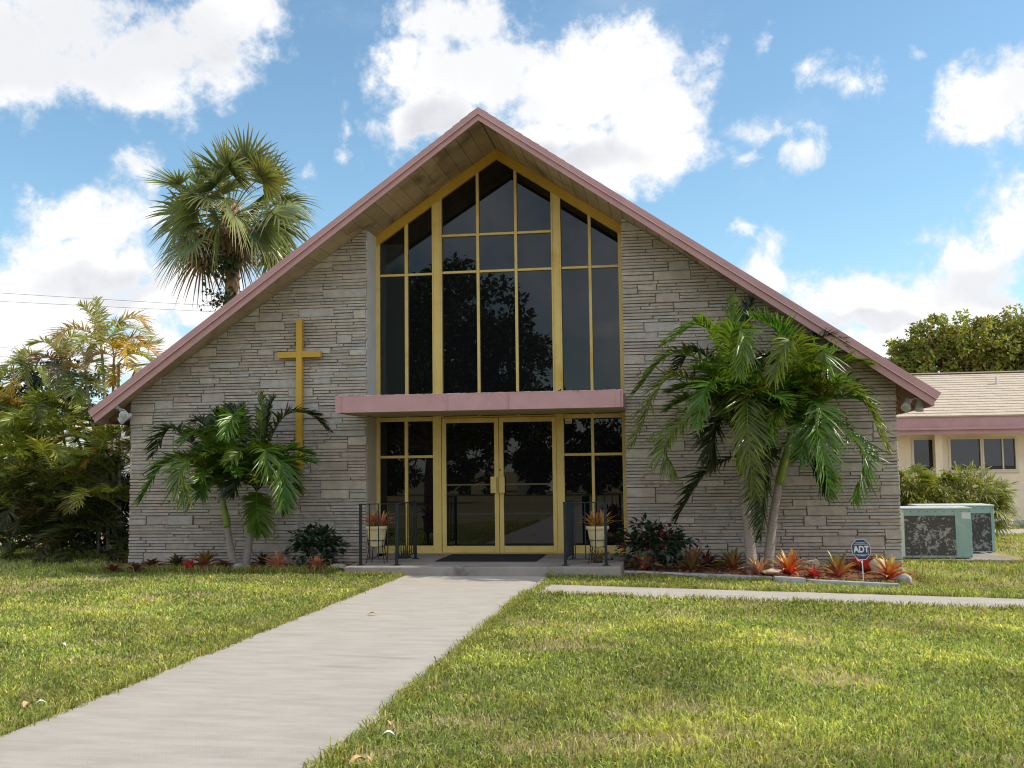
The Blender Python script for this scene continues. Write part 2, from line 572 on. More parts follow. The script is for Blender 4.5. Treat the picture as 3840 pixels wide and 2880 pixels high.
def inside(x, y, margin=0.):
    """True where no grass grows"""
    k = margin
    r = (x > PX0 + k) & (x < PX1 - k) & (y < SLAB_Y)
    ys = 14.42 + .0 * x
    r |= (x > -1.72 + k) & (np.abs(y - ys + .08) < .58 - k) & (y > 0)
    r |= (x > SLAB_X0) & (x < SLAB_X1) & (y > SLAB_Y)
    r |= (x > -9.9) & (x < -5.0) & (y > 16.42 + k)
    r |= (x > -.8) & (x < 3.72) & (y > 16.22 + k)
    r |= (x > -9.6) & (x < 3.6) & (y > 17)
    r |= (x > 4.0) & (x < 6.55) & (y > 20.75) & (y < 23.6)
    r |= (y > 33)
    r |= (x > 7.6) & (y > 29.2 + k) & (y < 31.2)
    r |= (y < -.9) & (y > -2.3)
    return r


def smooth_noise(x, y, s, seed):
    """value noise on the lawn, 0..1"""
    g = np.random.default_rng(seed).random((128, 128))
    fx, fy = x / s + 500, y / s + 500
    ix, iy = np.floor(fx).astype(int), np.floor(fy).astype(int)
    tx, ty = fx - ix, fy - iy
    tx, ty = tx * tx * (3 - 2 * tx), ty * ty * (3 - 2 * ty)
    a = g[ix % 128, iy % 128] * (1 - tx) + g[(ix + 1) % 128, iy % 128] * tx
    b = g[ix % 128, (iy + 1) % 128] * (1 - tx) + g[(ix + 1) % 128, (iy + 1) % 128] * tx
    return a * (1 - ty) + b * ty


def grid_sheet(name, xs, ys, zf, mt):
    mb = MB()
    X, Y = np.meshgrid(xs, ys)
    v = np.stack([X, Y, zf(X, Y)], -1).reshape(-1, 3)
    nx, ny = len(xs), len(ys)
    i = (np.arange(ny - 1)[:, None] * nx + np.arange(nx - 1)[None]).ravel()
    mb.add(v, np.stack([i, i + 1, i + nx + 1, i + nx], -1))
    return structure(mb.build(name, mt, smooth=True))


_xs = np.concatenate([[-900, -200, -80, -40, -25], np.arange(-18, 18.1, .5), [25, 40, 80, 200, 900]])
_ys = np.concatenate([[-900, -200, -90, -50], np.arange(-30, 50, 1.), [70, 110, 200, 400, 1200]])
grid_sheet('lawn', _xs, _ys, lambda X, Y: lz(X), MT['soil'])


def wavy_path(name, edge, mt, z, joints=()):
    """a slab with slightly uneven edges: edge is a list of (x0, x1, y) rows"""
    mb = MB()
    e = np.asarray(edge)
    n = len(e)
    za = lz(e[:, 0]) + z
    zb = lz(e[:, 1]) + z
    v = np.concatenate([np.stack([e[:, 0], e[:, 2], za], 1), np.stack([e[:, 1], e[:, 3], zb], 1),
                        np.stack([e[:, 0], e[:, 2], za - .12], 1), np.stack([e[:, 1], e[:, 3], zb - .12], 1)])
    f = []
    for i in range(n - 1):
        f += [(i, n + i, n + i + 1, i + 1), (2 * n + i, i, i + 1, 2 * n + i + 1), (n + i, 3 * n + i, 3 * n + i + 1, n + i + 1)]
    f += [(0, 2 * n, 3 * n, n), (n - 1, 2 * n - 1, 4 * n - 1, 3 * n - 1)]
    mb.add(v, f)
    return structure(mb.build(name, mt))


ry = np.concatenate([np.arange(-14, SLAB_Y - .005, .35), [SLAB_Y - .005]])
wavy_path('path', [(PX0 + RNG.normal(0, .008), PX1 + RNG.normal(0, .008), yy, yy) for yy in ry], MT['concrete'], .022)
rx = np.arange(-1.78, 26, .4)
wavy_path('side_path', [(xx, xx, 13.76 + RNG.normal(0, .006), 14.92 + RNG.normal(0, .006)) for xx in rx], MT['concrete'], .018)
rx = np.arange(-30, 30, .8)
wavy_path('pavement', [(xx, xx, -2.3, -.9) for xx in rx], MT['concrete'], .014)
wavy_path('building_path', [(xx, xx, 29.2, 31.2) for xx in np.arange(7.5, 20, .8)], MT['concrete'], .016)
mb = MB()
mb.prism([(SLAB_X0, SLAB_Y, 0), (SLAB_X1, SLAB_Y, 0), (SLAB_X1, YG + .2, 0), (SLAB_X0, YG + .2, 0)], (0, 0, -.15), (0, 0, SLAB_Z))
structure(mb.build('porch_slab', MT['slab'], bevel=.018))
mb = MB()
for x0, x1, y0 in ((-9.75, -5.02, 16.46), (-.79, 3.42, 16.34)):
    xs = np.linspace(x0, x1, 40)
    ys = np.linspace(y0, YW + .05, 12)
    X, Y = np.meshgrid(xs, ys)
    zz = .035 + lz(X) * .8 + RNG.normal(0, .012, X.shape)
    i = (np.arange(11)[:, None] * 40 + np.arange(39)[None]).ravel()
    mb.add(np.stack([X, Y, zz], -1).reshape(-1, 3), np.stack([i, i + 1, i + 41, i + 40], -1))
structure(mb.build('mulch_bed', MT['mulch']))

# ------------------------------------------------------------------ the church
church = thing('church_building', 'stone gabled church with pink roof edge and tall dark window framed in gold', 'church', (X0, YW, 0))


def clip(poly, f):
    """keep the part of a 2-D polygon where f(p) >= 0"""
    out = []
    for i in range(len(poly)):
        a, b = poly[i], poly[(i + 1) % len(poly)]
        fa, fb = f(a), f(b)
        if fa >= 0:
            out.append(a)
        if (fa >= 0) != (fb >= 0):
            t = fa / (fa - fb)
            out.append((a[0] + (b[0] - a[0]) * t, a[1] + (b[1] - a[1]) * t))
    return out


def stone_tone():
    r = random.random()
    base = np.array([.505, .45, .385])
    if r < .20:
        base = np.array([.475, .41, .37])      # pinkish
    elif r < .38:
        base = np.array([.475, .45, .415])       # grey
    elif r < .52:
        base = np.array([.51, .46, .39])      # buff
    elif r < .60:
        base = np.array([.44, .385, .34])
    return base * random.uniform(.80, .95)


def stone_field(mb, xa, xb, z0, z1, edge_a, edge_b):
    cell, rowh = .025, .054
    nx, nz = int(round((xb - xa) / cell)), int(math.ceil((z1 - z0) / rowh))
    occ = np.zeros((nz + 4, nx), bool)
    for r in range(nz):
        i = 0
        while i < nx:
            if occ[r, i]:
                i += 1
                continue
            j = i
            while j < nx and not occ[r, j]:
                j += 1
            run = j - i
            h = random.choices((1, 2, 3), (85, 8, 7))[0]
            L = int(random.uniform(.22, .95) / cell) if h == 1 else int(random.uniform(.26, .72) / cell)
            if run - L < 9:
                L = run if run < 50 else run // 2
            L = min(L, run)
            if h > 1 and L < 6:
                h = 1
            if h > 1 and occ[r:r + h, i:i + L].any():
                h = 1
            occ[r:r + h, i:i + L] = True
            xl, xr = xa + i * cell, xa + (i + L) * cell
            zl, zt = z0 + r * rowh, z0 + (r + h) * rowh
            g = random.uniform(.004, .0075)
            xl += g if i > 0 else (-random.uniform(-.004, .014) if edge_a else 0)
            xr -= g if i + L < nx else (-random.uniform(-.004, .014) if edge_b else 0)
            zl += random.uniform(.004, .007)
            zt -= random.uniform(.004, .007)
            jit = lambda s=.0035: random.uniform(-s, s)
            poly = [(xl + jit(.008), zl + jit()), ((xl + xr) / 2, zl + jit()), (xr + jit(.008), zl + jit()),
                    (xr + jit(.008), zt + jit()), ((xl + xr) / 2, zt + jit()), (xl + jit(.008), zt + jit())]
            poly = clip(poly, lambda p: ZA - KR * (p[0] - X0) - p[1] - .004)
            poly = clip(poly, lambda p: ZA + KR * (p[0] - X0) - p[1] - .004)
            if len(poly) < 3:
                i += L
                continue
            p = np.array(poly)
            n = len(p)
            c = p.mean(0)
            dpt = random.choice((random.uniform(.0, .012), random.uniform(.008, .03)))
            q = c + (p - c) * (1 - .006 / np.maximum(np.abs(p - c), .012).clip(.012, None))
            q = c + (p - c) * np.stack([1 - .006 / np.maximum(np.ptp(p[:, 0]) / 2, .02) * np.ones(n), 1 - .005 / np.maximum(np.ptp(p[:, 1]) / 2, .012) * np.ones(n)], 1)
            yf = YW - dpt
            ring = [np.stack([p[:, 0], np.full(n, YW + .04), p[:, 1]], 1), np.stack([p[:, 0], np.full(n, yf + .007), p[:, 1]], 1),
                    np.stack([q[:, 0], yf + RNG.normal(0, .002, n), q[:, 1]], 1)]
            fc = [tuple(range(2 * n, 3 * n))]
            for k in range(2):
                fc += [(k * n + a, k * n + (a + 1) % n, (k + 1) * n + (a + 1) % n, (k + 1) * n + a) for a in range(n)]
            mb.add(np.concatenate(ring), fc, stone_tone())
            i += L


mb = MB()
XL, XR = X0 - HW, X0 + HW
OL, OR = -5.235, -.765
stone_field(mb, XL, OL, -.16, 5.95, True, True)
stone_field(mb, OR, XR, -.28, 5.95, False, True)
mb.prism([(XL + .012, 0, -.3), (OL - .012, 0, -.3), (OL - .012, 0, zs(OL - .012) - .01), (XL + .012, 0, zs(XL + .012) - .01)], (0, YW + .016, 0), (0, YG + .2, 0), (1, 1, 1), 1)
mb.prism([(OR + .004, 0, -.3), (XR - .012, 0, -.3), (XR - .012, 0, zs(XR - .012) - .01), (OR + .004, 0, zs(OR + .004) - .01)], (0, YW + .016, 0), (0, YG + .2, 0), (1, 1, 1), 1)
mb.build('stone_wall', [MT['stone'], MT['mortar']], church)
mb = MB()
mb.box(XL + .03, XL + .25, YG + .2, 38, -.3, zs(XL) - .02)
mb.box(XR - .25, XR - .03, YG + .2, 38, -.3, zs(XR) - .02)
mb.prism([(XL + .25, 0, -.3), (XR - .25, 0, -.3), (XR - .25, 0, zs(XR - .25) - .02), (X0, 0, ZA - .02), (XL + .25, 0, zs(XL + .25) - .02)], (0, 37.8, 0), (0, 38, 0))
mb.build('side_wall', MT['mortar'], church)
mb = MB()
mb.box(OL - .012, OL + .012, YW + .035, YG + .02, 2.70, zs(OL) - .012)
mb.build('jamb', MT['plaster'], church)['label'] = 'white painted upper jamb'
mb = MB()
mb.box(OL - .012, OL + .012, YW + .035, YG + .02, SLAB_Z - .05, 2.56)
mb.build('jamb', MT['plaster2'], church)['label'] = 'beige lower jamb'

# roof: prow-shaped front edge, deeper at the ridge than at the eaves
YFA, YFE = 16.72, 17.5


def yfront(x):
    return YFA + (YFE - YFA) * np.abs(x - X0) / HE


mb = MB()
for sgn in (-1, 1):
    pts = []
    for t, off in ((0, .035), (HE, .035), (0, .145), (HE, .145)):
        for yy in (None, 38.6):
            x = X0 + sgn * (t + (off * KR if t else 0))
            y = (YFA if not t else YFE) + .025 if yy is None else yy
            z = ZA - KR * t + off
            pts.append((x, y, z))
    a = pts
    lo = [a[0], a[2], a[3], a[1]]
    hi = [a[4], a[6], a[7], a[5]]
    if sgn < 0:
        lo, hi = lo[::-1], hi[::-1]
    mb.hexa(lo + hi)
    # shingle courses: the butt edge of each strip, seen against the sky along the rake
    nst = 52
    for k in range(nst):
        t0, t1 = HE * k / nst, HE * (k + 1) / nst + .03
        jit = RNG.uniform(0, .010)
        q = []
        for off, up in ((.147, 0), (.147, 1)):
            for t in (t0, t1):
                for yy in (0, 1):
                    x = X0 + sgn * t
                    y = yfront(x) - .012 - jit if yy == 0 else 38.6
                    q.append((x, y, ZA - KR * t + off + up * (.006 + .012 * (t - t0) / (t1 - t0))))
        lo = [q[0], q[2], q[3], q[1]]
        hi = [q[4], q[6], q[7], q[5]]
        if sgn < 0:
            lo, hi = lo[::-1], hi[::-1]
        mb.hexa(lo + hi, np.array([1, 1, 1]) * RNG.uniform(.75, 1.15))
roof = mb.build('roof', MT['shingle'], church)


def fascia(name, ya, yb, z0, z1, mt, parent):
    mb = MB()
    for sgn in (-1, 1):
        A = np.array([X0, YFA, ZA])
        xe = X0 + sgn * HE
        B = np.array([xe, YFE, ZA - KR * HE])
        v = []
        for z in (z0, z1):
            for pnt, e in ((A, 0), (B, 1)):
                for dyy in (ya, yb):
                    v.append(pnt + (sgn * e * KR * z, dyy, z))
        lo = [v[0], v[2], v[3], v[1]]
        hi = [v[4], v[6], v[7], v[5]]
        if sgn < 0:
            lo, hi = lo[::-1], hi[::-1]
        mb.hexa(lo + hi)
    return mb.build(name, mt, parent)


fa = fascia('fascia_board', -.002, .03, -.058, .046, MT['pink'], church)
fascia('drip_edge', -.032, .032, .049, .142, MT['pink'], church)
fascia('drip_edge', -.040, -.020, .0395, .048, MT['pinklip'], church)['label'] = 'folded lip of the drip edge with its sun line in the colour'  # paler than the fascia: the sun's bright line put into its colour
for sgn in (-1, 1):
    mb = MB()
    xe = X0 + sgn * (HE + .0)
    x1 = xe - sgn * .03
    z = ZA - KR * HE
    mb.box(min(xe, x1), max(xe, x1), YFE + .034, 38.5, z - .06, z + .03)
    mb.build('eave_board', MT['pink'], church)

mb = MB()
for sgn in (-1, 1):
    wdt = .205
    t = 0.012
    while t < HE - .04:
        t1 = min(t + wdt, HE - .035)
        tone = np.array([1, 1, 1]) * random.uniform(.84, 1.1)
        c0, c1 = t, t1 - .008
        inner = (t + t1) / 2 < OR - X0
        yb = YG + .12 if inner else YW + .08
        v = []
        for z in (0, .03):
            for tt in (c0, c1):
                x = X0 + sgn * tt
                for yy in (yfront(x) + .033, yb):
                    v.append((x, yy, ZA - KR * tt + z))
        lo = [v[0], v[2], v[3], v[1]]
        hi = [v[4], v[6], v[7], v[5]]
        if sgn < 0:
            lo, hi = lo[::-1], hi[::-1]
        mb.hexa(lo + hi, tone)
        t = t1
mb.build('soffit', MT['soffit'], church)
for k, yy in enumerate((18.2, 18.75, 19.3, 19.85, 20.4, 21.0)):
    for sgn in ((1,) if k < 6 else ()):
        mb = MB()
        xa, xb = X0 + sgn * (HW - .04), X0 + sgn * (HE - .035)
        v = []
        for dz_ in (-.10, .03):
            for x in (xa, xb):
                for y in (yy, yy + .045):
                    v.append((x, y, zs(x) + dz_))
        mb.hexa([v[0], v[2], v[3], v[1], v[4], v[6], v[7], v[5]])
        mb.build('rafter', MT['wood'], church)
mb = MB()
v = []
for dz_ in (-.02, .03):
    for x in (XL + .02, X0 - HE + .035):
        for y in (YW + .1, 38.4):
            v.append((x, y, zs(X0 - HE) + dz_ if dz_ < 0 else zs(x) + dz_))
mb.hexa([v[2], v[0], v[1], v[3], v[6], v[4], v[5], v[7]])
mb.build('eave_soffit', MT['eavewood'], church)

# gold-framed window and entrance
FY = YG
fx = lambda px, py=1100: P(px, py, FY)[0]
fz = lambda px, py: P(px, py, FY)[2]
cols = [fx(a) for a in (1408, 1424.5, 1517.3, 1529.6, 1621.8, 1658, 1787.6, 1798.2, 1931, 1941.4, 2070, 2106, 2208.5, 2219.2, 2320.5, 2336)]
ZT = lambda x: zs(x) - .185
ZB = 2.5605
mb = MB()
for i in range(0, 16, 2):
    a, b = cols[i], cols[i + 1]
    wide = i in (4, 10)
    y0 = FY - .012 if wide else FY
    for xa, xb in ([(a, b)] if not a < X0 < b else [(a, X0), (X0, b)]):
        mb.prism([(xa, 0, ZB), (xb, 0, ZB), (xb, 0, ZT(xb) + .002), (xa, 0, ZT(xa) + .002)], (0, y0, 0), (0, FY + .09, 0))
    if wide:
        for xa, xb in ((a - .001, a + .022), (b - .022, b + .001)):
            mb.prism([(xa, 0, ZB), (xb, 0, ZB), (xb, 0, ZT(xb)), (xa, 0, ZT(xa))], (0, FY - .03, 0), (0, FY - .0125, 0))


def bar(i, j, zc, h=.042):
    mb.box(cols[i] + .002, cols[j] - .002, FY + .004, FY + .07, zc - h / 2, zc + h / 2)


zside = (fz(1520, 1030.7), fz(2211, 1000.4))
bar(1, 2, zside[0]); bar(3, 4, zside[0]); bar(11, 12, zside[1]); bar(13, 14, zside[1])
for zc in (fz(1860, 1014.6), fz(1860, 875.5)):
    bar(5, 6, zc); bar(7, 8, zc); bar(9, 10, zc)
upper = mb.build('gable_window', MT['gold'], church, bevel=.003)
upper['label'] = 'tall gold window grid filling the gable'
mb = MB()
for sgn in (-1, 1):
    xo = OL if sgn < 0 else OR
    mb.prism([(X0, 0, ZA - .19), (xo, 0, zs(xo) - .19), (xo, 0, zs(xo) - .004), (X0, 0, ZA - .004)], (0, FY - .024, 0), (0, FY + .085, 0))
    mb.prism([(X0, 0, ZA - .03), (xo, 0, zs(xo) - .03), (xo, 0, zs(xo) - .005), (X0, 0, ZA - .005)], (0, FY - .045, 0), (0, FY - .0245, 0))
mb.build('rake_trim', MT['gold2'], upper)
mb = MB()
gy = FY + .045
poly = [(cols[0] + .02, 0, ZB), (cols[15] - .02, 0, ZB), (cols[15] - .02, 0, ZT(cols[15])), (X0, 0, ZT(X0) + .05), (cols[0] + .02, 0, ZT(cols[0]))]
mb.prism(poly, (0, gy, 0), (0, gy + .012, 0))
mb.build('pane', MT['glass'], upper)
mb = MB()
mb.box(cols[1] + .003, cols[2] - .003, gy - .014, gy - .008, ZB, ZT(cols[1]) - .02)
mb.build('screened_pane', MT['glassgrey'], upper)

dl = lambda px: P(px, 1820, FY)[0]
zfl = SLAB_Z + .002
zhead = 2.56
ztop = fz(1520, 1581)
zbarL = fz(1875, 1708.3)
zsill = fz(1880, 2046)


def sidelight(lab, xs_):
    mb = MB()
    a = [dl(q) for q in xs_]
    mb.box(a[0], a[1], FY, FY + .09, zfl, zhead)
    mb.box(a[2], a[3], FY, FY + .09, zsill, ztop)
    mb.box(a[4], a[5], FY - .012, FY + .10, zfl, zhead)
    lo, hi = min(a[1], a[5]), max(a[0], a[4])
    for p0, p1 in ((lo, a[2]), (a[3], hi)):
        mb.box(p0 + .001, p1 - .001, FY + .004, FY + .07, zbarL - .023, zbarL + .023)
    mb.box(lo + .001, hi - .001, FY + .003, FY + .08, ztop, zhead)
    mb.box(lo + .001, hi - .001, FY + .003, FY + .08, zfl, zsill)
    o = mb.build('sidelight', MT['gold'], church, bevel=.003)
    o['label'] = lab
    mb = MB()
    mb.box(lo - .005, hi + .005, gy, gy + .012, zsill - .01, ztop + .01)
    mb.build('pane', MT['glass'], o)
    return o


sidelight('gold sidelight left of the doors', (1411.5, 1425, 1517.8, 1529.8, 1624.5, 1656))
sr = sidelight('gold sidelight right of the doors', (2336.5, 2351, 2220, 2230.8, 2089, 2117.5))
mb = MB()
sx0, sz1 = dl(2122), fz(2125, 1570)
mb.box(sx0, sx0 + .118, gy - .004, gy - .001, sz1 - .083, sz1, mi=0)
for k in range(4):
    mb.box(sx0 + .018 + k * .022, sx0 + .034 + k * .022, gy - .006, gy - .0045, sz1 - .068, sz1 - .034, mi=1)
for k in range(3):
    mb.box(sx0 + .016 + k * .036, sx0 + .024 + k * .036, gy - .006, gy - .0045, sz1 - .026, sz1 - .004, mi=2)
mb.build('sticker', [MT['stickerw'], MT['stickerr'], MT['stickerk']], sr)
mb = MB()
dz0 = zfl + .012
zdh = fz(1870, 1565.5)
mb.box(dl(1656) + .002, dl(2089) - .002, FY + .01, FY + .1, zdh + .006, zhead)
mb.box(dl(1656) + .002, dl(2089) - .002, FY - .01, FY + .1, zfl - .002, zfl + .008)
mb.build('door_head', MT['gold2'], church)
mb = MB()
mb.box(dl(1656) + .003, dl(2089) - .003, FY + .052, FY + .07, zfl + .009, zhead - .005)
mb.build('gap_backing', MT['black'], church)  # added black backing that blocks light in the door gaps


def door(lab, xa, xb, sa, sb, hx0, hx1, lock):
    mb = MB()
    a, b, c, d = dl(xa), dl(xb), dl(sa), dl(sb)
    zg0, zg1 = fz(1870, 2047), fz(1870, 1583.5)
    mb.box(a, c, FY - .004, FY + .042, dz0, zdh)
    mb.box(d, b, FY - .004, FY + .042, dz0, zdh)
    mb.box(c + .0005, d - .0005, FY - .002, FY + .04, zg1, zdh - .001)
    mb.box(c + .0005, d - .0005, FY - .002, FY + .04, dz0 + .001, zg0)
    o = mb.build('door', MT['gold'], church, bevel=.004)
    o['label'] = lab
    mb = MB()
    mb.box(c - .005, d + .005, FY + .014, FY + .022, zg0 - .01, zg1 + .01)
    mb.build('pane', MT['glass'], o)
    mb = MB()
    zb_ = fz(1870, 1816.5)
    mb.box(c + .002, d - .002, FY - .0, FY + .011, zb_ - .014, zb_ + .014)
    mb.build('push_bar', MT['dimgold'], o)  # stands for an inner gold bar; dimming by the glass is in the colour
    mb = MB()
    za_, zc_ = fz(1870, 1849), fz(1870, 1787)
    h0, h1 = dl(hx0), dl(hx1)
    mb.box(h0, h1, FY - .062, FY - .045, za_, zc_)
    inner = h1 if hx0 < 1868 else h0
    for zz in (za_ + .03, zc_ - .05):
        mb.box(min(inner, inner - math.copysign(.03, inner - (h0 + h1) / 2)), max(inner, inner - math.copysign(.03, inner - (h0 + h1) / 2)), FY - .046, FY - .003, zz, zz + .02)
    mb.build('door_handle', MT['gold'], o, bevel=.004)
    if lock:
        mb = MB()
        lx, lz_ = dl(1876.5), fz(1876, 1762)
        an = np.linspace(0, 2 * np.pi, 14, endpoint=False)
        mb.prism(np.stack([lx + .016 * np.cos(an), 0 * an, lz_ + .016 * np.sin(an)], 1), (0, FY - .012, 0), (0, FY - .004, 0))
        mb.build('lock_cylinder', MT['dimgold'], o)
    return o


door('left leaf of the glass double door', 1657.7, 1871, 1674, 1854.5, 1841.6, 1863.5, False)
door('right leaf of the glass double door', 1872.8, 2088, 1889, 2073, 1873.8, 1894.5, True)

# flat canopy over the doors
CY0, CX0, CX1, CZ0, CZ1 = 16.6, -5.375, -.745, 2.556, 2.822
mb = MB()
mb.box(CX0 + .03, CX1 - .03, CY0 + .03, YW - .03, CZ0 + .012, CZ1 - .02)
mb.box(OL + .013, OR - .003, YW - .03, YG - .031, CZ0 + .0122, CZ1 - .02)
can = mb.build('canopy', MT['soffit2'], church)
can['label'] = 'flat pink canopy over the doors'
mb = MB()
mb.box(CX0, CX1, CY0, CY0 + .029, CZ0, CZ1)
mb.box(CX0, CX0 + .029, CY0 + .0295, YW - .03, CZ0, CZ1)
mb.box(CX1 - .029, CX1, CY0 + .0295, YW - .03, CZ0, CZ1)
for px in (1278, 1676, 1904, 2310):
    xx = P(px, 1500, CY0)[0]
    mb.box(xx - .004, xx + .012 + (.055 if px > 2300 else 0), CY0 - .012, CY0 - .0005, CZ0 + .002, CZ1 + .004)
xk = P(1658, 1480, CY0)[0]
mb.box(xk, xk + .075, CY0 - .008, CY0 - .0005, CZ0 + .17, CZ1 + .004)
mb.box(CX1 - .006, CX1 + .012, CY0 - .012, CY0 + .4, CZ0 + .002, CZ1 + .004)
mb.build('canopy_fascia', MT['pink'], can)
mb = MB()
nseg = 90
xx = np.linspace(CX0, CX1, nseg + 1)
for i in range(nseg):
    if True:
        mb.box(xx[i], xx[i + 1], CY0 - .004, CY0 + .03, CZ1 + .001, CZ1 + .006 + random.random() * .006)
mb.build('metal_lip', MT['pinklip'], can)
mb = MB()
for i in range(46):
    x = random.choice((random.uniform(-3.6, -.9), random.gauss(-1.9, .35), random.uniform(CX0, CX1)))
    c = np.array([[x, CY0 + random.uniform(-.015, .06), CZ1 + .012]])
    mb.leaves(c, RNG.normal(0, 1, (1, 3)) * (1, .5, .3), np.array([[0, .3, 1.]]), .05, .016, np.array([[1, 1, 1.]]))
tag(mb.build('leaf_litter', MT['black']), 'dark dead leaves strewn along the top edge of the pink canopy', 'leaf litter', kind='stuff')

# ------------------------------------------------------------------ fixtures on and around the church
cr = thing('wall_cross', 'tall gold cross fixed to the stone wall left of the window', 'cross', P(1120, 1760, 17.72))
mb = MB()
cx0, cx1 = P(1109, 1400, 17.73)[0], P(1131, 1400, 17.73)[0]
cz0, cz1 = P(1111, 1762, 17.73)[2], P(1116, 1196, 17.73)[2]
mb.box(cx0, cx1, 17.73, 17.83, cz0, cz1)
mb.build('upright', MT['gold2'], cr, bevel=.004)
mb = MB()
bz0, bz1 = P(1120, 1340.5, 17.73)[2], P(1120, 1317.5, 17.73)[2]
mb.box(P(1040.5, 1329, 17.73)[0], cx0 - .001, 17.733, 17.827, bz0, bz1)
mb.box(cx1 + .001, P(1201, 1329, 17.73)[0], 17.733, 17.827, bz0, bz1)
mb.build('crossbar', MT['gold2'], cr, bevel=.004)
mb = MB()
for z in (cz0 + .4, cz1 - .3):
    mb.box((cx0 + cx1) / 2 - .03, (cx0 + cx1) / 2 + .03, 17.829, YW + .01, z, z + .06)
mb.build('wall_bracket', MT['iron'], cr)


def floodlight(label, mount, heads):
    """heads: (lens centre, direction)"""
    t = thing('floodlight', label, 'floodlight', mount)
    mb = MB()
    mount = np.array(mount)
    mb.tube([mount, mount - (0, 0, .05)], [.055, .05], 14)
    mb.build('mount', MT['lampw'], t, smooth=False)
    for c, d in heads:
        c, d = np.array(c), unit(np.array(d))
        mb = MB()
        mb.tube([mount - (0, 0, .03), (mount + c) / 2 - d * .12, c - d * .20], .018, 8)
        mb.build('arm', MT['lampw'], t, smooth=True)
        mb = MB()
        mb.tube([c - d * .24, c - d * .22, c - d * .12, c - d * .03, c], [.025, .038, .052, .072, .075], 20)
        h = mb.build('lamp_head', MT['lampw'], t, smooth=False)
        mb = MB()
        mb.tube([c + d * .0005, c + d * .004, c + d * .009], [.063, .058, .034], 20)
        mb.build('lens', MT['lens'], h, smooth=True)


yl = 17.62
floodlight('grey twin floodlight under the left eave beside the areca palms', P(437, 1522, yl),
           [(P(463, 1557, yl - .12), (.55, -1, -.12)), (P(448, 1580, yl + .05), (-.7, -.25, -.45))])
floodlight('white twin floodlight under the right eave by the pink roof end', P(3408, 1497, 17.9),
           [(P(3397, 1530, 17.75), (-.42, -1, -.95)), (P(3446, 1540, 17.95), (-.15, -.25, -1.0))])


def railing(label, x0, x1, y0, y1, side_x):
    t = thing('railing', label, 'railing', ((x0 + x1) / 2, (y0 + y1) / 2, SLAB_Z))
    top = SLAB_Z + .94
    for x, y in ((x0, y0), (x1, y0), (side_x, y1)):
        mb = MB()
        mb.box(x - .02, x + .02, y - .02, y + .02, SLAB_Z + .011, top)
        mb.box(x - .05, x + .05, y - .05, y + .05, SLAB_Z + .001, SLAB_Z + .01)
        mb.build('post', MT['iron'], t)
    mb = MB()
    mb.box(x0 - .025, x1 + .025, y0 - .018, y0 + .018, top + .001, top + .014)
    mb.box(side_x - .018, side_x + .018, y0 + .0185, y1 + .025, top + .001, top + .014)
    mb.build('top_rail', MT['iron'], t)
    mb = MB()
    mb.box(x0 + .021, x1 - .021, y0 - .012, y0 + .012, SLAB_Z + .09, SLAB_Z + .102)
    mb.box(side_x - .012, side_x + .012, y0 + .021, y1 - .021, SLAB_Z + .09, SLAB_Z + .102)
    mb.build('bottom_rail', MT['iron'], t)
    n = 4
    for k in range(1, n):
        x = x0 + (x1 - x0) * k / n
        mb = MB()
        mb.box(x - .0075, x + .0075, y0 - .0075, y0 + .0075, SLAB_Z + .103, top)
        mb.build('baluster', MT['iron'], t)
    n = 9
    for k in range(1, n):
        y = y0 + (y1 - y0) * k / n
        mb = MB()
        mb.box(side_x - .006, side_x + .006, y - .006, y + .006, SLAB_Z + .103, top)
        mb.build('baluster', MT['iron'], t)


railing('dark iron railing on the left end of the porch slab', -4.84, -4.26, 16.22, 17.44, -4.26)
railing('dark iron railing on the right end of the porch slab', -1.635, -1.02, 16.22, 17.44, -1.635)

m0, m1, m2, m3 = G(1633, 2106, SLAB_Z), G(1681, 2081, SLAB_Z), G(2044.6, 2081, SLAB_Z), G(2013, 2107, SLAB_Z)
mb = MB()
my0, my1 = (m0[1] + m3[1]) / 2, (m1[1] + m2[1]) / 2
mb.box(m0[0], (m2[0] + m3[0]) / 2, my0, my1, SLAB_Z + .001, SLAB_Z + .014)
mx = (m0[0], (m2[0] + m3[0]) / 2)
for k in range(36):
    y = my0 + .02 + (my1 - my0 - .04) * k / 36
    mb.box(mx[0] + .02, mx[1] - .02, y, y + .012, SLAB_Z + .0145, SLAB_Z + .018)
tag(mb.build('door_mat', MT['mat']), 'black rubber mat lying in front of the double doors', 'door mat')


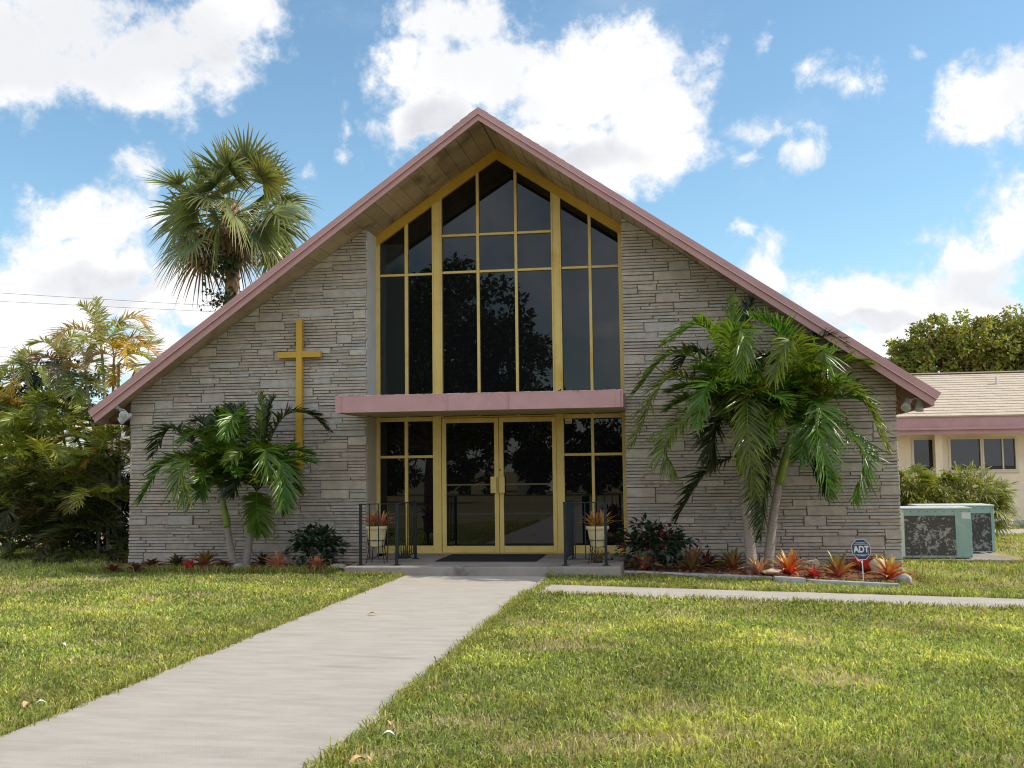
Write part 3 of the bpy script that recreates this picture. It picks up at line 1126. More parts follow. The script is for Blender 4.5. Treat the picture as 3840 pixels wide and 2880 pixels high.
# ------------------------------------------------------------------ bromeliads
def rosette(mb, c, h, rad, n, cols, arch=1., width=.022, seed=0, up=.75):
    """strap leaves: cols = (base, middle, tip) choices"""
    g = np.random.default_rng(seed)
    k = 7
    t = np.linspace(0, 1, k)
    az = np.arange(n) * 2.399 + g.normal(0, .25, n)
    ring = np.linspace(0, 1, n)                                # 0 inner upright, 1 outer spread
    L = (h * (1 - .35 * ring) + rad * .6 * ring) * g.uniform(.82, 1.12, n)
    el0 = R_(84) - ring * R_(62) * (1.15 - up * .35) + g.normal(0, .08, n)
    bend = (R_(20) + ring * R_(52)) * arch * g.uniform(.7, 1.3, n)
    el = el0[:, None] - bend[:, None] * t[None] ** 1.3
    step = L[:, None] / (k - 1)
    dxy = np.cos(el) * step
    dz_ = np.sin(el) * step
    rr = np.concatenate([np.zeros((n, 1)), np.cumsum(dxy[:, :-1], 1)], 1) + .012
    zz = np.concatenate([np.zeros((n, 1)), np.cumsum(dz_[:, :-1], 1)], 1)
    ca, sa = np.cos(az)[:, None], np.sin(az)[:, None]
    pts = np.stack([c[0] + rr * ca, c[1] + rr * sa, c[2] + zz], -1)
    wp = np.array([.75, .95, 1, .98, .85, .55, .04]) * width
    side = np.stack([-sa, ca, 0 * sa], -1) * np.ones((1, k, 1))
    tan = np.stack([ca * np.cos(el), sa * np.cos(el), np.sin(el)], -1)
    nr = np.cross(side, tan)
    half = side * (wp[None, :, None] * g.uniform(.8, 1.2, n)[:, None, None])
    b, m_, tp = (np.array(q, float) for q in cols)
    tt = np.clip(t[None, :, None] + g.normal(0, .12, (n, 1, 1)), 0, 1)
    col = np.where(tt < .5, b + (m_ - b) * tt * 2, m_ + (tp - m_) * (tt - .5) * 2)
    col = col * g.uniform(.75, 1.2, (n, 1, 1))
    mb.strips(pts, half, nr, -.45, col)


PINK = ((.60, .12, .11), (.62, .20, .15), (.42, .30, .08))
FIRE = ((.62, .05, .04), (.62, .13, .05), (.62, .46, .09))
RED = ((.58, .04, .06), (.55, .06, .07), (.40, .08, .06))
OLIVE = ((.22, .17, .04), (.26, .15, .05), (.30, .10, .06))
MAROON = ((.17, .035, .03), (.15, .04, .03), (.10, .055, .03))
STRIPE = ((.62, .20, .18), (.64, .34, .26), (.40, .30, .10))
GOLDN = ((.52, .22, .03), (.55, .36, .05), (.42, .36, .07))
GREENR = ((.55, .07, .07), (.42, .20, .06), (.16, .19, .04))
DKGREEN = ((.05, .08, .02), (.06, .075, .02), (.07, .06, .025))
bl = [  # px x, base y, height m, spread m, leaves, colours, label
    (2408, 2139, .36, .26, 26, PINK, 'orange pink bromeliad at the end of the right bed next to the porch slab'),
    (2597, 2143, .44, .27, 28, OLIVE, 'olive and rust bromeliad in front of the red leaved bush'),
    (2640, 2106, .36, .24, 20, MAROON, 'dark maroon bromeliad against the wall behind the olive one'),
    (2688, 2118, .18, .16, 14, GOLDN, 'small yellow green bromeliad in the shade left of the palm trunks'),
    (2748, 2137, .38, .24, 26, GREENR, 'pink red bromeliad with dark green tips just left of the palm trunks'),
    (2846, 2156, .32, .27, 28, STRIPE, 'pale pink bromeliad at the foot of the right pair of palms'),
    (2960, 2158, .44, .25, 34, FIRE, 'large yellow and red bromeliad left of the stone with writing'),
    (3053, 2168, .18, .15, 24, RED, 'small red bromeliad in front of the stone with writing'),
    (3143, 2166, .44, .25, 28, GREENR, 'tall red and yellow bromeliad left of the blue yard sign'),
    (3180, 2134, .27, .14, 16, RED, 'narrow red bromeliad close behind the tall red and yellow one'),
    (3247, 2148, .32, .26, 26, RED, 'crimson bromeliad right behind the stake of the yard sign'),
    (3289, 2142, .34, .22, 22, GOLDN, 'golden bromeliad in front of the round cream rock'),
    (3336, 2174, .40, .28, 30, FIRE, 'red and gold bromeliad at the right corner of the wall'),
    (426, 2142, .16, .20, 18, MAROON, 'dull red bromeliad left of the wall corner by the areca palms'),
    (508, 2142, .20, .20, 20, MAROON, 'dark red bromeliad at the left corner of the stone wall'),
    (570, 2132, .25, .26, 24, MAROON, 'wide maroon bromeliad behind the tall grass weed'),
    (662, 2124, .30, .22, 22, DKGREEN, 'dark green bromeliad between maroon ones in the left bed'),
    (712, 2137, .26, .20, 20, RED, 'low dark red bromeliad left of the left pair of palms'),
    (770, 2120, .36, .28, 26, GREENR, 'big red and green bromeliad just left of the left palm trunks'),
    (838, 2132, .20, .20, 20, MAROON, 'low maroon bromeliad touching the left palm trunk'),
    (985, 2118, .30, .22, 22, DKGREEN, 'dark bromeliad between the left palms and the tall pinkish one'),
    (1040, 2134, .42, .22, 22, PINK, 'tall pinkish bromeliad right of the small pale rock'),
    (1187, 2132, .28, .24, 24, PINK, 'bright orange pink bromeliad below the round green shrub'),
    (1252, 2128, .16, .18, 16, MAROON, 'low dark bromeliad between the green shrub and the porch slab'),
]
for i, (px, py, h, r, n, cs, lab) in enumerate(bl):
    zb = .05 + float(lz(G(px, py, 0)[0]))
    c = G(px, py, zb)
    c[1] = min(c[1], YW - .16)
    if px < 1300:
        h, r = h * .8, r * .85
    mb = MB()
    rosette(mb, c, h * .95, r * .95, n, cs, seed=100 + i, width=.031)
    tag(mb.build('bromeliad', MT['brom'], smooth=True), lab, 'bromeliad', 'bromeliads in the beds along the wall')

for side, px, py, cs, cs2, lab in (('left', 1413, 2108, ((.22, .14, .05), (.45, .12, .08), (.34, .26, .06)), None, 'left'),
                                  ('right', 2241, 2108, ((.46, .30, .06), (.46, .26, .06), (.44, .20, .08)), None, 'right')):
    c = G(px, py, SLAB_Z)
    c[1] = 16.62
    c[0] = P(px, 2000, 16.62)[0]
    zr0, zr1 = P(px, 2048, 16.62)[2], P(px, 1972, 16.62)[2]
    st = thing('plant_stand', f'black wire plant stand under the flower pot on the {lab} of the doors', 'plant stand', (c[0], c[1], SLAB_Z), 'wire stands on the porch')
    for zz, rr in ((zr0 + .10, .152), (zr0 - .006, .115)):
        mb = MB()
        an = np.linspace(0, 2 * np.pi, 25)
        mb.tube(np.stack([c[0] + rr * np.cos(an), c[1] + rr * np.sin(an), np.full(25, zz)], 1), .006, 6, cap=False)
        mb.build('ring', MT['wire'], st)
    for a in (-2.45, -.6, .75, 2.3):
        ca, sa = math.cos(a), math.sin(a)
        mb = MB()
        mb.tube([(c[0] + .158 * ca, c[1] + .158 * sa, zr0 + .11), (c[0] + .135 * ca, c[1] + .135 * sa, zr0 - .02),
                 (c[0] + .18 * ca, c[1] + .18 * sa, SLAB_Z + .012), (c[0] + .195 * ca, c[1] + .195 * sa, SLAB_Z + .006)], .0075, 6)
        mb.build('leg', MT['wire'], st)
    mb = MB()
    H = zr1 - zr0
    mb.lathe([(.0, zr0), (.112, zr0), (.117, zr0 + .02), (.152, zr1 - .07), (.156, zr1 - .055), (.176, zr1 - .05), (.182, zr1 - .03), (.178, zr1), (.160, zr1), (.150, zr1 - .03), (0, zr1 - .03)], c[0], c[1], 28)
    tag(mb.build('flower_pot', MT['pot'], smooth=False, bevel=0), f'tan clay pot in the wire stand on the {lab} of the doors', 'flower pot', 'clay pots on the porch')
    mb = MB()
    rosette(mb, (c[0] - .06, c[1], zr1 - .03), .30, .30, 22, cs, seed=7 if side == 'left' else 8, width=.019, up=1.)
    rosette(mb, (c[0] + .07, c[1] + .02, zr1 - .03), .30, .32, 22, cs, seed=17 if side == 'left' else 18, width=.019, up=1.)
    tag(mb.build('potted_bromeliad', MT['brom'], smooth=True),
        'reddish spiky bromeliad growing in the left porch pot' if side == 'left' else 'golden spiky bromeliad growing in the right porch pot', 'bromeliad', 'bromeliads in porch pots')

mb = MB()
c = np.array([P(2240, 2070, 16.75)[0], 16.75, SLAB_Z])
rosette(mb, c, .24, .22, 26, ((.13, .16, .04), (.20, .15, .04), (.16, .09, .04)), seed=31, width=.012)
mb.lathe([(0, SLAB_Z + .001), (.07, SLAB_Z + .001), (.085, SLAB_Z + .07), (0, SLAB_Z + .07)], c[0], c[1], 14, (.1, .05, .03))
tag(mb.build('small_plant', MT['brom'], smooth=True), 'small olive plant on the slab beneath the right plant stand', 'plant')
mb = MB()
c = P(1515, 2078, 17.5)
c[2] = SLAB_Z
n = 70
k = 5
g = np.random.default_rng(5)
az, el = g.uniform(0, 6.28, n), g.uniform(.75, 1.5, n)
L = g.uniform(.2, .42, n)
t = np.linspace(0, 1, k)[None, :, None]
d = np.stack([np.cos(az) * np.cos(el), np.sin(az) * np.cos(el), np.sin(el)], -1)[:, None]
pts = c + np.concatenate([g.normal(0, .05, (n, 2)), np.zeros((n, 1))], 1)[:, None] + d * L[:, None, None] * t + np.array([0, 0, -.12]) * t ** 2
mb.strips(pts, np.array([.006, 0, 0]) * (1.05 - t) * np.ones((n, 1, 1)), None, 0, np.array([.05, .07, .025]) * g.uniform(.6, 1.4, (n, 1)))
tag(mb.build('porch_weed', MT['leaf2'], smooth=True), 'dark wispy green plant beside the left railing at the window foot', 'plant')


# ------------------------------------------------------------------ palms with feather leaves
def curve(points, n):
    p = np.asarray(points, float)
    d = np.concatenate([[0], np.cumsum(np.linalg.norm(np.diff(p, axis=0), axis=1) ** .6)])
    q = np.concatenate([[2 * p[0] - p[1]], p, [2 * p[-1] - p[-2]]])
    tt = np.linspace(0, d[-1], n)
    out = []
    for t in tt:
        i = min(max(int(np.searchsorted(d, t) - 1), 0), len(p) - 2)
        s = (t - d[i]) / max(d[i + 1] - d[i], 1e-9)
        a, b, c, e = q[i], q[i + 1], q[i + 2], q[i + 3]
        out.append(.5 * (2 * b + (c - a) * s + (2 * a - 5 * b + 4 * c - e) * s * s + (3 * b - a - 3 * c + e) * s ** 3))
    return np.array(out)


def frond(mb, pts, leaf=.5, n=44, wid=.019, droop=.45, vee=.25, col=(.05, .09, .02), col2=None, start=.14, seed=0, rach=.012, cast=.5, twist=0., vary=.3, ymax=None):
    g = np.random.default_rng(seed)
    N = 60
    c = curve(pts, N)
    T = unit(np.gradient(c, axis=0))
    hd = c[-1] - c[0]
    hd = np.array([hd[0], hd[1], 0])
    if np.linalg.norm(hd) < .15:
        hd = np.array([math.cos(seed), -.5, 0])
    side0 = unit(np.cross(unit(hd), [0, 0, 1.]))
    side = unit(side0 - T * (T @ side0)[:, None])
    upn = np.cross(side, T)
    if twist:
        ang = twist * np.linspace(.2, 1, N)[:, None]
        side, upn = side * np.cos(ang) + upn * np.sin(ang), upn * np.cos(ang) - side * np.sin(ang)
    tone = np.asarray(col, float)
    tone2 = tone if col2 is None else np.asarray(col2, float)
    mb.tube(c, rach * np.linspace(1.15, .25, N) ** .9, 5, np.tile(tone * 1.5 + (.03, .03, 0), (N, 1)) * .9)
    s = np.repeat(np.linspace(start, .985, n), 2) + g.normal(0, .004, 2 * n)
    sg = np.tile([1., -1.], n)
    f = np.clip(s, 0, 1) * (N - 1)
    i0 = np.clip(f.astype(int), 0, N - 2)
    fr_ = (f - i0)[:, None]
    lerp = lambda A: A[i0] * (1 - fr_) + A[i0 + 1] * fr_
    B, TT, SD, UP = lerp(c), unit(lerp(T)), unit(lerp(side)), unit(lerp(upn))
    u_ = (s - start) / (1 - start)
    a = R_(74) - u_ * R_(46) + g.normal(0, .09, 2 * n)
    vv = vee + g.normal(0, .12, 2 * n)
    D = unit(TT * np.cos(a)[:, None] + SD * (sg * np.sin(a))[:, None] + UP * vv[:, None])
    prof = np.clip(np.sin(np.pi * np.clip(.16 + .80 * u_, 0, 1)), .05, 1) ** .55
    L = leaf * prof * g.uniform(.85, 1.08, 2 * n)
    k = 6
    t = np.linspace(0, 1, k)[None, :, None]
    dr = droop * g.uniform(.7, 1.35, 2 * n)
    path = B[:, None] + D[:, None] * L[:, None, None] * t
    path = path + np.array([0, 0, -1.]) * (dr * L)[:, None, None] * t ** 2.1 + g.normal(0, .12, (2 * n, 1, 3)) * L[:, None, None] * t ** 2 + g.normal(0, .05, (2 * n, 1, 3)) * L[:, None, None] * t
    if ymax is not None:
        path[..., 1] = np.minimum(path[..., 1], ymax)
    tang = unit(np.gradient(path, axis=1))
    wdir = TT[:, None] * 1. + UP[:, None] * g.normal(0, .5, (2 * n, 1, 1)) * cast
    wdir = unit(wdir - tang * (wdir * tang).sum(-1, keepdims=True))
    nr = np.cross(tang, wdir)
    nr = nr * np.sign(nr[..., 2:3] + 1e-6)
    wp = np.array([.45, .9, 1., .85, .55, .06])[None, :, None] * wid
    cc = (tone + (tone2 - tone) * u_[:, None]) * g.uniform(1 - vary, 1 + vary, (2 * n, 1))
    tipc = np.linspace(0, 1, k)[None, :, None]
    cc = cc[:, None] * (1 - tipc * .15) + np.array([.06, .045, .0]) * tipc ** 4
    mb.strips(path, wdir * wp * prof[:, None, None] ** .4, nr, -.28, cc)


def sweep(g, base, az, el, L, bend):
    """a frond spine leaving base at heading az, elevation el and bending over"""
    n = 5
    p = [np.asarray(base, float)]
    for k in range(n):
        e = el - bend * ((k + .5) / n) ** 1.3
        p.append(p[-1] + L / n * np.array([math.cos(az) * math.cos(e), math.sin(az) * math.cos(e), math.sin(e)]))
    return p


def r5(zx, zy, Y):
    return P(2300 + zx / 1.3827, 1050 + zy / 1.3827, Y)


def b7(zx, zy, Y):
    return P(450 + zx / 1.9522, 1400 + zy / 1.9522, Y)


YMAX = YW - .05


def christmas_palm(label, cvt, Y, trunk, shaft, crown, fronds, leaf, r0, r1, seed, group, extra=14):
    tp = [cvt(a, b, Y + (c if len(q) > 2 else 0)) for q in trunk for a, b, c in [tuple(q) + ((0,) if len(q) < 3 else ())]]
    tp[0][2] = .0 + float(lz(tp[0][0]))
    t = thing('christmas_palm', label, 'palm tree', tuple(tp[0]), group)
    mb = MB()
    c = curve(tp, 18)
    rr = np.linspace(r0, r1, 18) * (1 + .25 * np.exp(-np.linspace(0, 1, 18) * 9))
    mb.tube(c, rr, 14)
    mb.build('trunk', MT['bark'], t, smooth=True)
    mb = MB()
    sp = [cvt(a, b, Y) for a, b in shaft]
    c = curve(sp, 12)
    mb.tube(c, np.array([1.0, 1.12, 1.15, 1.12, 1.05, 1., .95, .9, .82, .75, .66, .55]) * r1 * 1.02, 14)
    mb.build('crownshaft', MT['shaft'], t, smooth=True)
    base = cvt(crown[0], crown[1], Y)
    for i, (fp, o) in enumerate(fronds):
        o = dict(o)
        b = o.pop('base', crown)
        pts = [cvt(b[0], b[1], Y)] + [cvt(a, z, min(Y + d_, YMAX - .08)) for a, z, d_ in fp]
        mb = MB()
        g = random.uniform
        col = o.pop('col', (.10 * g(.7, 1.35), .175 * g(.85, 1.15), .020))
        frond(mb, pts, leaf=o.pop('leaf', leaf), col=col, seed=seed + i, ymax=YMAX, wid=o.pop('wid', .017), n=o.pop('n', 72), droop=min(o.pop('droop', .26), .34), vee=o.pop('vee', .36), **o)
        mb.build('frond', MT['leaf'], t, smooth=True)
    g2 = np.random.default_rng(seed + 999)
    for i in range(extra):
        az = math.pi + math.pi * (i + .5 + g2.uniform(-.4, .4)) / extra
        pts = sweep(g2, base + (0, 0, .05), az, g2.uniform(.75, 1.42), g2.uniform(1.05, 1.5) * leaf / .42, g2.uniform(1.3, 2.0))
        mb = MB()
        frond(mb, pts, leaf=leaf * .95, col=(.095 * g2.uniform(.7, 1.4), .165 * g2.uniform(.8, 1.2), .020), seed=seed + 500 + i, ymax=YMAX, wid=.017, n=66, droop=.24, vee=.42)
        mb.build('frond', MT['leaf'], t, smooth=True)


SPEAR = dict(leaf=.30, droop=.05, vee=.1, col=(.22, .27, .03), n=36)
GP = 'palms standing against the stone wall'
christmas_palm('green palm with the upright left hand trunk of the right pair', r5, 16.95,
               [(722, 1475), (702, 1300), (684, 1150), (671, 1000)], [(671, 1000), (660, 940), (648, 870), (641, 790)], (640, 790),
               [([(625, 420, .05), (598, 80, .1)], dict(leaf=.42, droop=.12, vee=.2)),
                ([(560, 400, -.2), (450, 230, -.4), (258, 335, -.6)], {}),
                ([(480, 450, -.1), (290, 390, -.2), (112, 585, -.3)], {}),
                ([(480, 560, -.3), (270, 520, -.5), (88, 870, -.7)], {}),
                ([(520, 690, -.4), (390, 710, -.6), (265, 860, -.8), (325, 1010, -.9)], {}),
                ([(650, 600, -.4), (690, 590, -.7), (700, 850, -.95), (735, 1130, -.9)], dict(droop=.6)),
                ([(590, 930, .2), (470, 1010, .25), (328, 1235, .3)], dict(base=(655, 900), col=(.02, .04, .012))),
                ([(610, 450, -.4), (615, 270, -.8), (680, 290, -1.0), (650, 500, -1.15)], dict(droop=.6)),
                ([(720, 520, .1), (830, 440, .2), (880, 620, .3)], {}),
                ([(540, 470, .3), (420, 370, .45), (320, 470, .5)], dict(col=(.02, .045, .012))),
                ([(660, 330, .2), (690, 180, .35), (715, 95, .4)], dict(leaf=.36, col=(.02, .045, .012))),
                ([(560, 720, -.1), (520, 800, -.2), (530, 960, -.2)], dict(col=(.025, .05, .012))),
                ([(700, 700, -.3), (770, 690, -.6), (800, 830, -.8)], {}),
                ([(560, 560, -.5), (480, 560, -.9), (430, 760, -1.1)], {})],
               .42, .085, .062, 40, GP)
christmas_palm('green palm with the leaning right hand trunk of the right pair', r5, 17.05,
               [(795, 1480), (826, 1260), (858, 1060)], [(858, 1060), (880, 970), (902, 880), (914, 790)], (915, 780),
               [([(905, 430, -.1), (850, 260, -.25), (702, 190, -.4)], dict(vee=.5, droop=.15)),
                ([(980, 600, 0), (1060, 480, 0), (1152, 335, 0)], dict(SPEAR, leaf=.42)),
                ([(1040, 520, .1), (1180, 425, .2), (1345, 440, .3)], {}),
                ([(1080, 610, -.1), (1270, 590, -.25), (1418, 880, -.4)], {}),
                ([(1050, 690, -.2), (1190, 770, -.4), (1300, 920, -.55), (1240, 1150, -.6)], {}),
                ([(1000, 640, -.4), (1065, 660, -.7), (1085, 860, -.9), (1128, 1120, -.9)], dict(droop=.6)),
                ([(890, 640, -.5), (820, 690, -.8), (760, 860, -.95)], dict(droop=.55)),
                ([(950, 520, -.4), (950, 340, -.8), (890, 330, -1.1), (835, 520, -1.2)], dict(droop=.55)),
                ([(1000, 500, -.2), (1080, 370, -.4), (1150, 560, -.5)], {}),
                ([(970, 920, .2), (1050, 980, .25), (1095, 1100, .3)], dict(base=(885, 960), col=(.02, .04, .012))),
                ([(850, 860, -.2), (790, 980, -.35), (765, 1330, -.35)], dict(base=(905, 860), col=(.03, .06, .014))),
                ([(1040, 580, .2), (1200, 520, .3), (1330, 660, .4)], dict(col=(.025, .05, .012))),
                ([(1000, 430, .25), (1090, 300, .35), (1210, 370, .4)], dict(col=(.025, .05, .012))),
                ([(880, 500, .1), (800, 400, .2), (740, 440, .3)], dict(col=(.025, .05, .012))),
                ([(990, 740, -.5), (1010, 760, -.8), (960, 930, -.9)], {})],
               .42, .08, .06, 80, GP)
christmas_palm('low green palm with the left hand trunk of the left pair', b7, 16.9,
               [(838, 1440), (806, 1270), (787, 1130)], [(787, 1130), (772, 1040), (757, 960), (747, 870)], (745, 860),
               [([(640, 520, -.3), (565, 430, -.6), (440, 500, -.8)], dict(droop=.5)),
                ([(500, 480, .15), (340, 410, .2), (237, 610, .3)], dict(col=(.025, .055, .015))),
                ([(560, 650, -.1), (340, 640, -.2), (140, 950, -.3)], {}),
                ([(640, 680, -.5), (520, 640, -.9), (430, 740, -1.1), (510, 970, -1.2)], dict(droop=.55)),
                ([(790, 480, -.4), (830, 300, -.8), (760, 470, -1.1)], dict(leaf=.38)),
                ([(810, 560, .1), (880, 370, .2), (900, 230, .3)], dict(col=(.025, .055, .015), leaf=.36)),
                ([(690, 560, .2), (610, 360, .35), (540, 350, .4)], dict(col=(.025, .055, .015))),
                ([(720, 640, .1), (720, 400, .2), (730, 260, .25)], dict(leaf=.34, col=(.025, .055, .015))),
                ([(680, 780, -.4), (620, 800, -.7), (590, 900, -.8)], {})],
               .38, .07, .052, 130, GP, 6)
christmas_palm('low green palm with the right hand trunk of the left pair', b7, 17.0,
               [(912, 1440), (942, 1260), (968, 1120)], [(968, 1120), (980, 1050), (992, 980), (1000, 880)], (1000, 860),
               [([(1020, 600, 0), (1036, 350, 0), (1040, 135, 0)], dict(SPEAR, leaf=.26, col=(.11, .16, .022))),
                ([(1080, 540, .1), (1210, 310, .2), (1390, 300, .3), (1530, 420, .35)], dict(col=(.03, .06, .016))),
                ([(1080, 650, 0), (1240, 560, .05), (1400, 590, .1)], dict(leaf=.36)),
                ([(1060, 700, -.3), (1180, 640, -.6), (1200, 820, -.8), (1190, 1000, -.85)], dict(droop=.6)),
                ([(960, 640, -.4), (900, 560, -.8), (810, 640, -1.1)], dict(droop=.5)),
                ([(1000, 960, -.2), (1010, 1050, -.25), (1030, 1170, -.25)], dict(base=(1000, 820), leaf=.34, droop=.2)),
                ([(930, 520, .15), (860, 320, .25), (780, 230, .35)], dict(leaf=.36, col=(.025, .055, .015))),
                ([(1110, 640, .1), (1230, 670, .15), (1300, 850, .2)], {}),
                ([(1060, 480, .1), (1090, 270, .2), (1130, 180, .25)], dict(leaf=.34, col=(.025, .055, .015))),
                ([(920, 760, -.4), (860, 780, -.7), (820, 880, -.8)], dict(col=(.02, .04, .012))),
                ([(1030, 640, -.5), (1060, 560, -.9), (1090, 760, -1.1)], dict(droop=.5)),
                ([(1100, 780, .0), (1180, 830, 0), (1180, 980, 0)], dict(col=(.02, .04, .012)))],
               .38, .07, .052, 170, GP, 6)


# ------------------------------------------------------------------ leafy shrubs in the beds
def shrub(name, label, cat, c, r, n, cols, leafl, leafw, mt, seed, stems=7, group=None, lump=.25):
    g = np.random.default_rng(seed)
    t = thing(name, label, cat, tuple(c), group)
    c = np.asarray(c, float)
    r = np.asarray(r, float)
    mb = MB()
    for _ in range(stems):
        a = g.uniform(0, 6.28)
        e = c + np.array([math.cos(a) * r[0] * .55, math.sin(a) * r[1] * .55, r[2] * g.uniform(.9, 1.5)])
        mid = c + (e - c) * .5 + (0, 0, .08)
        mb.tube(curve([c + g.normal(0, .02, 3) * (1, 1, 0), mid, e], 6), [.012, .011, .01, .008, .006, .004], 5)
    mb.build('stems', MT['bark2'], t)
    mb = MB()
    d = unit(g.normal(0, 1, (n, 3)))
    d[:, 2] = np.abs(d[:, 2]) * np.sign(g.random(n) - .22)
    bump = 1 + lump * np.sin(d[:, 0] * 5 + seed) * np.cos(d[:, 1] * 4 + d[:, 2] * 6)
    rad = g.random(n) ** .33
    p = c + np.array([0, 0, r[2]]) + d * r * (rad * bump)[:, None]
    p[:, 2] = np.maximum(p[:, 2], c[2] + .03)
    dirs = unit(d * (1, 1, .3) + g.normal(0, .45, (n, 3)) + (0, 0, -.25))
    nrm = unit(np.array([0, -.25, 1.]) + d * .6 + g.normal(0, .35, (n, 3)))
    pick = g.integers(0, len(cols), n)
    cc = np.array(cols)[pick] * g.uniform(.7, 1.3, (n, 1))
    mb.leaves(p, dirs, nrm, leafl * g.uniform(.6, 1.2, n), leafw * g.uniform(.7, 1.2, n), cc)
    mb.build('foliage', mt, t)
    return t


DG = [(.018, .045, .018), (.022, .055, .02), (.014, .035, .015)]
shrub('shrub', 'round dark green shrub in the left bed beside the porch slab', 'shrub', P(1190, 2128, 17.2) * (1, 1, 0) + (0, 0, .04), (.42, .36, .33), 620, DG, .13, .034, MT['leaf2'], 3)
shrub('shrub', 'dark green bush with red leaves right of the entrance', 'shrub', P(2452, 2120, 17.2) * (1, 1, 0) + (0, 0, .03), (.60, .38, .34), 900,
      DG + DG + [(.13, .012, .015), (.09, .012, .012)], .13, .036, MT['leaf2'], 9, lump=.4)

# ------------------------------------------------------------------ rocks, kerbs, sign and litter
def rock(label, c, size, mt, seed, flat=0., name='rock', yaw=0.):
    import bmesh
    bm = bmesh.new()
    bmesh.ops.create_icosphere(bm, subdivisions=3, radius=1)
    g = np.random.default_rng(seed)
    pl = [(unit(g.normal(0, 1, 3)), g.uniform(.62, .92)) for _ in range(11)]
    v = np.array([q.co[:] for q in bm.verts])
    for nn, dd in pl:
        k = v @ nn
        v = v - np.outer(np.maximum(k - dd, 0), nn)
    v = v + g.normal(0, .012, v.shape)
    v = v * np.asarray(size)
    cyw, syw = math.cos(yaw), math.sin(yaw)
    v = v @ np.array([[cyw, syw, 0], [-syw, cyw, 0], [0, 0, 1]]) + np.asarray(c)
    f = np.array([[q.index for q in fc.verts] for fc in bm.faces])
    bm.free()
    mb = MB()
    mb.add(v, f)
    return tag(mb.build(name, mt), label, 'rock')


rock('small pale pointed rock between the left palm trunks', P(892, 2126, 16.62), (.10, .09, .085), MT['rock3'], 4)
rock('flat grey rock at the left end of the porch slab', P(1268, 2112, 16.5) * (1, 1, 0) + (0, 0, .08), (.16, .2, .07), MT['rock3'], 5, yaw=.3)
rock('flat orange pink slab of stone at the foot of the right palms', P(2897, 2143, 16.62), (.17, .13, .05), MT['rock2'], 6, yaw=.1)
rock('small pale stone on top of the pink slab', P(2893, 2124, 16.8), (.03, .03, .035), MT['rock1'], 14)
rock('round cream rock leaning on the wall behind the golden bromeliad', P(3293, 2128, 17.2), (.15, .08, .14), MT['rock1'], 8)
rock('grey rock at the right corner of the bed', P(3392, 2176, 16.4), (.10, .16, .10), MT['rock3'], 12, yaw=.5)
rs = thing('lettered_stone', 'cream flat stone with faded red writing standing in the right bed', 'rock', tuple(P(3040, 2138, 16.95)))
mb = MB()
oc = [(2999, 2116), (3010, 2107), (3040, 2101), (3064, 2098), (3070, 2105), (3073, 2114), (3071, 2128), (3064, 2133), (3058, 2136), (3030, 2131), (3008, 2127)]
pts = np.array([P(a, b, 16.95) for a, b in oc])
mb.prism(pts, (0, -.02, 0), (0, .03, 0))
mb.build('stone_slab', MT['rock1'], rs, bevel=.006)


def text(name, body, at, height, mt, parent, tilt=0., shear=0., bold=0., ext=.0015, wscale=1., align='CENTER'):
    cu = bpy.data.curves.new(name, 'FONT')
    cu.body = body
    cu.size = 1.
    cu.shear = shear
    cu.offset = bold
    cu.extrude = ext / height
    cu.align_x = align
    cu.align_y = 'CENTER'
    tmp = bpy.data.objects.new(name, cu)
    COL.objects.link(tmp)
    bpy.context.view_layer.update()
    me = bpy.data.meshes.new_from_object(tmp.evaluated_get(bpy.context.evaluated_depsgraph_get()))
    bpy.data.objects.remove(tmp)
    o = bpy.data.objects.new(name, me)
    COL.objects.link(o)
    me.transform(Matrix.Translation(at) @ Matrix.Rotation(tilt, 4, 'Y') @ Matrix.Rotation(math.pi / 2, 4, 'X') @ Matrix.Diagonal((height * wscale, height, height, 1)))
    me.materials.clear()
    me.materials.append(mt)
    o.parent = parent
    if parent.type == 'EMPTY':
        o.matrix_parent_inverse = Matrix.Translation(-parent.location)
    return o


text('lettering', 'SHALT', P(3028, 2115, 16.925), .05, MT['inkred'], rs, tilt=-.12, bold=.01)
text('lettering', 'NOT', P(3044, 2121.5, 16.925), .05, MT['inkred'], rs, tilt=-.05, bold=.01)

ys_ = 16.36
sg = thing('yard_sign', 'blue octagonal yard sign with white letters on a thin metal stake', 'sign', tuple(P(3237, 2180, ys_)))
mb = MB()
mb.tube([P(3238, 2182, ys_ + .012), P(3232, 2090, ys_ + .012)], .0085, 8)
mb.build('stake', MT['steel'], sg)
mb = MB()
ocp = [(3203, 2033), (3236, 2024), (3259, 2048), (3262, 2077), (3243, 2095), (3219, 2096), (3200, 2080), (3196, 2048)]
cen = P(3229, 2060, ys_)
rw, rh = .132, .150
cq = math.tan(math.pi / 8)
octo = np.array([(-cq, 1), (cq, 1), (1, cq), (1, -cq), (cq, -1), (-cq, -1), (-1, -cq), (-1, cq)])[::-1]
o3 = np.stack([cen[0] + octo[:, 0] * rw + octo[:, 1] * -.012, np.full(8, cen[1]), cen[2] + octo[:, 1] * rh], 1)
mb.prism(o3, (0, -.004, 0), (0, .003, 0))
panel = mb.build('sign_panel', MT['signblue'], sg)
mb = MB()
o4 = np.stack([cen[0] + octo[:, 0] * rw * .95 - octo[:, 1] * .012, np.full(8, cen[1] - .0045), cen[2] + octo[:, 1] * rh * .95], 1)
ring = np.concatenate([o3 + (0, -.0045, 0), o4])
mb.add(ring, [(i, (i + 1) % 8, 8 + (i + 1) % 8, 8 + i) for i in range(8)])
for z, wd in ((.072, .094), (-.075, .100)):
    mb.box(cen[0] - wd - z * .08, cen[0] + wd - z * .08, cen[1] - .0065, cen[1] - .0045, cen[2] + z - .002, cen[2] + z + .002)
